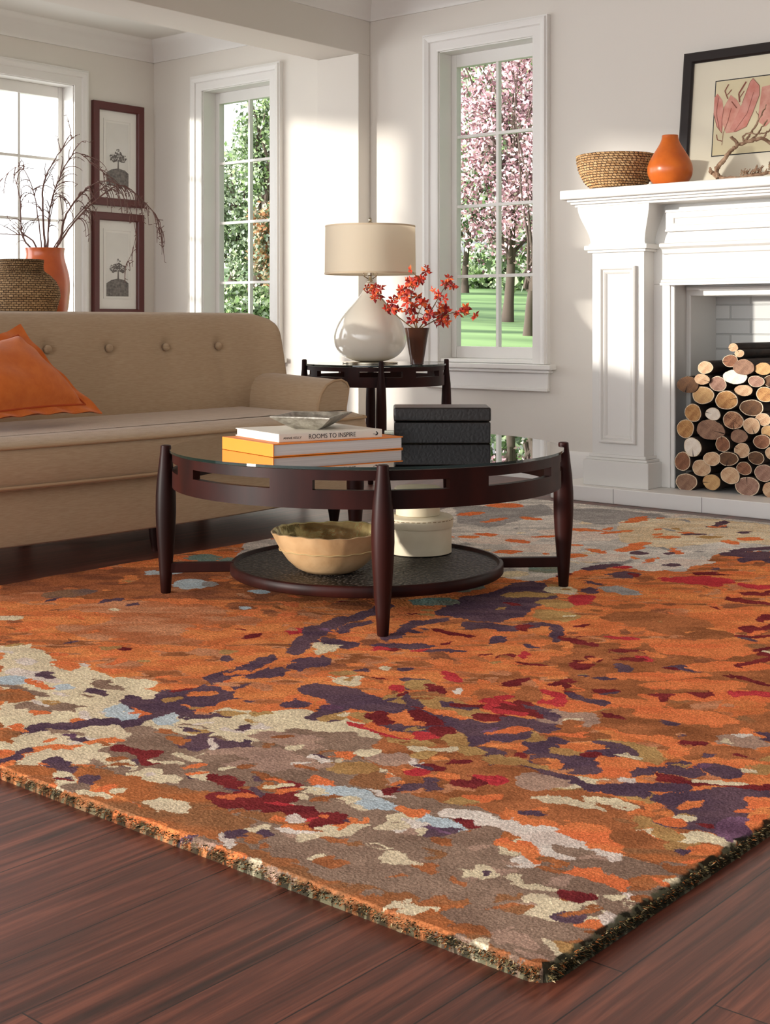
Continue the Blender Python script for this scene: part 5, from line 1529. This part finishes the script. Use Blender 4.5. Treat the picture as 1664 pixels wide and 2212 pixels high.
    for i in range(1500):
        y = 1085+1040*rr.random()**1.2; x = rr.uniform(-60, 1720); s_ = (y-HZ)/700
        j = np.searchsorted(spy, y); cand = order[max(0, j-400):j+400]
        if not len(cand): continue
        k = cand[np.argmin(np.abs(px[cand]-x))]
        if abs(px[k]-x) > 40: continue
        z = keys[idx[k]]
        if z not in thin: continue
        w = rr.uniform(9, 26)*s_; h = max(1.6, w*rr.uniform(.09, .2)*(.5+.6*s_))
        if rr.random() < (.35 if z in 'OCXT' else .6): continue
        paint_e(x, y, w, h, rr.uniform(-12, 16), rr.choice(thin[z]))
    us = X*RX+Y*RY; vs = X*FX+Y*FY; st = fb(us*.45, vs*1.5, 15, 131, 3); oz = idx == K['O']
    idx[oz & (st > .34)] = K['B']; idx[oz & (st > .25) & (st <= .34)] = K['S']; idx[oz & (st < -.42)] = K['N']
    A = np.array([srgb(PAL[k][0]) for k in keys]); Bc = np.array([srgb(PAL[k][1]) for k in keys])
    f_ = np.clip(.5+2.0*fb(us*.6, vs*1.4, 16, 71, 4), 0, 1)[:, None]
    col = A[idx]*(1-f_)+Bc[idx]*f_
    yarn = rg.random(N_)**1.2; col *= (.66+.60*yarn)[:, None]*(1+.14*vnoise(X, Y, 30, 91)+.12*vnoise(X, Y, 95, 92))[:, None]
    e = np.minimum(np.minimum(X-x0, x1-X), np.minimum(Y-y0, y1-Y))
    # serged edge: dark yarn plus painted shade, deepest on the side away from windows
    ed = np.where(Y-y0 < X-x0, .017, .0085)
    hem = np.clip((ed-e+.012*vnoise(X, Y, 90, 77))/.005, 0, 1)
    hem = hem*np.where(Y-y0 < X-x0, .97, np.where(vnoise(X, Y, 170, 5)+.35*(rg.random(N_)-.5) > .22, .7, .97)); dark = np.array(srgb((40, 38, 28)))
    stripe = (vnoise(X, Y, 130, 31) > .12)[:, None]*np.array(srgb((104, 100, 74)))*.55
    col = col*(1-hem[:, None])+(dark+stripe)*hem[:, None]
    lum = (col @ np.array([.3, .5, .2]))[:, None]; col = np.clip((col*.87+lum*.13)*1.04, 0, 1)
    # pile height
    h = .0175*np.clip(e/.013, 0, 1)**.5
    Z = .001+h+(.0008*(rg.random(N_)-.5)+.003*vnoise(X, Y, 10, 17))*np.clip(e/.006, .25, 1)
    Xj = X+.0009*(rg.random(N_)-.5); Yj = Y+.0009*(rg.random(N_)-.5)
    wob_ = .004*vnoise(X, Y, 40, 7)
    edge = e < 1e-6
    Z[edge] = 0
    # rounded corner
    cr = .035; dx = (x0+cr)-Xj; dy = (y0+cr)-Yj; cm_ = (dx > 0) & (dy > 0); r_ = np.hypot(dx, dy); mxm = np.maximum(dx, dy); sc = np.where(cm_, mxm/np.maximum(r_, 1e-9), 1)
    Xj = np.where(cm_, x0+cr-dx*sc, Xj); Yj = np.where(cm_, y0+cr-dy*sc, Yj)
    me = bpy.data.meshes.new('area_rug')
    co = np.stack([Xj, Yj, Z], 1).astype(np.float32)
    I = np.arange(nx*ny).reshape(nx, ny); q = np.stack([I[:-1, :-1], I[1:, :-1], I[1:, 1:], I[:-1, 1:]], -1).reshape(-1, 4)
    nf = len(q); me.vertices.add(N_); me.vertices.foreach_set('co', co.ravel()); me.loops.add(nf*4); me.loops.foreach_set('vertex_index', q.ravel().astype(np.int32))
    me.polygons.add(nf); me.polygons.foreach_set('loop_start', np.arange(0, nf*4, 4, dtype=np.int32)); me.polygons.foreach_set('use_smooth', np.ones(nf, bool))
    me.update(calc_edges=True); me.validate()
    at = me.color_attributes.new('yarn', 'FLOAT_COLOR', 'POINT'); at.data.foreach_set('color', np.concatenate([col, np.ones((N_, 1))], 1).astype(np.float32).ravel())
    m = bpy.data.materials.new('rug_wool'); m.use_nodes = True; n = m.node_tree; b_ = n.nodes['Principled BSDF']; a = n.nodes.new('ShaderNodeAttribute'); a.attribute_name = 'yarn'
    n.links.new(a.outputs['Color'], b_.inputs['Base Color']); b_.inputs['Roughness'].default_value = 1; b_.inputs['Specular IOR Level'].default_value = 0
    me.materials.append(m); o = bpy.data.objects.new('area_rug', me); SC.collection.objects.link(o)
    o.location = (0, 0, 0); WP[o.name] = Vector((0, 0, 0))
    tag(o, 'thick orange, purple, cream and brown abstract wool rug under the coffee table', 'rug')
    # tufts sticking out along both near edges; a darker mix paints shade on one
    g = np.random.default_rng(9); V = []; Fc = []; Mi = []
    def tufts(n, axis_x):
        for i in range(n):
            t = g.random(); ln = g.uniform(.003, .008); w = g.uniform(.0008, .0016)
            if axis_x: p = np.array([x0+.012+(t**1.6)*3.4, y0+g.uniform(-.001, .006), g.uniform(.004, .019)]); d = np.array([g.normal()*.5, -1, g.uniform(-.4, .8)]); s_ = np.array([1, 0, g.normal()*.4])
            else: p = np.array([x0+g.uniform(-.001, .006), y0+.012+(t**1.3)*2.4, g.uniform(.004, .019)]); d = np.array([-1, g.normal()*.5, g.uniform(-.4, .8)]); s_ = np.array([0, 1, g.normal()*.4])
            d = d/np.linalg.norm(d)*ln; k = len(V); V.extend([tuple(p-s_*w), tuple(p+s_*w), tuple(p+d)]); Fc.append((k, k+1, k+2)); Mi.append(int(g.choice(4, p=[.34, .2, .26, .2] if not axis_x else [.7, .15, .1, .05])))
    tufts(9000, True); tufts(6500, False)
    mb = MB(); mb.v = V; mb.f = Fc; mb.m = Mi
    t_ = mb.build('edge_tufts', [mat('yarn_dark', (42, 38, 28), 1, spec=0), mat('yarn_olive', (118, 104, 70), 1, spec=0), mat('yarn_rust', (150, 88, 48), 1, spec=0), mat('yarn_sand', (196, 172, 130), 1, spec=0)], o, smooth=False); t_['kind'] = 'stuff'
build_rug()
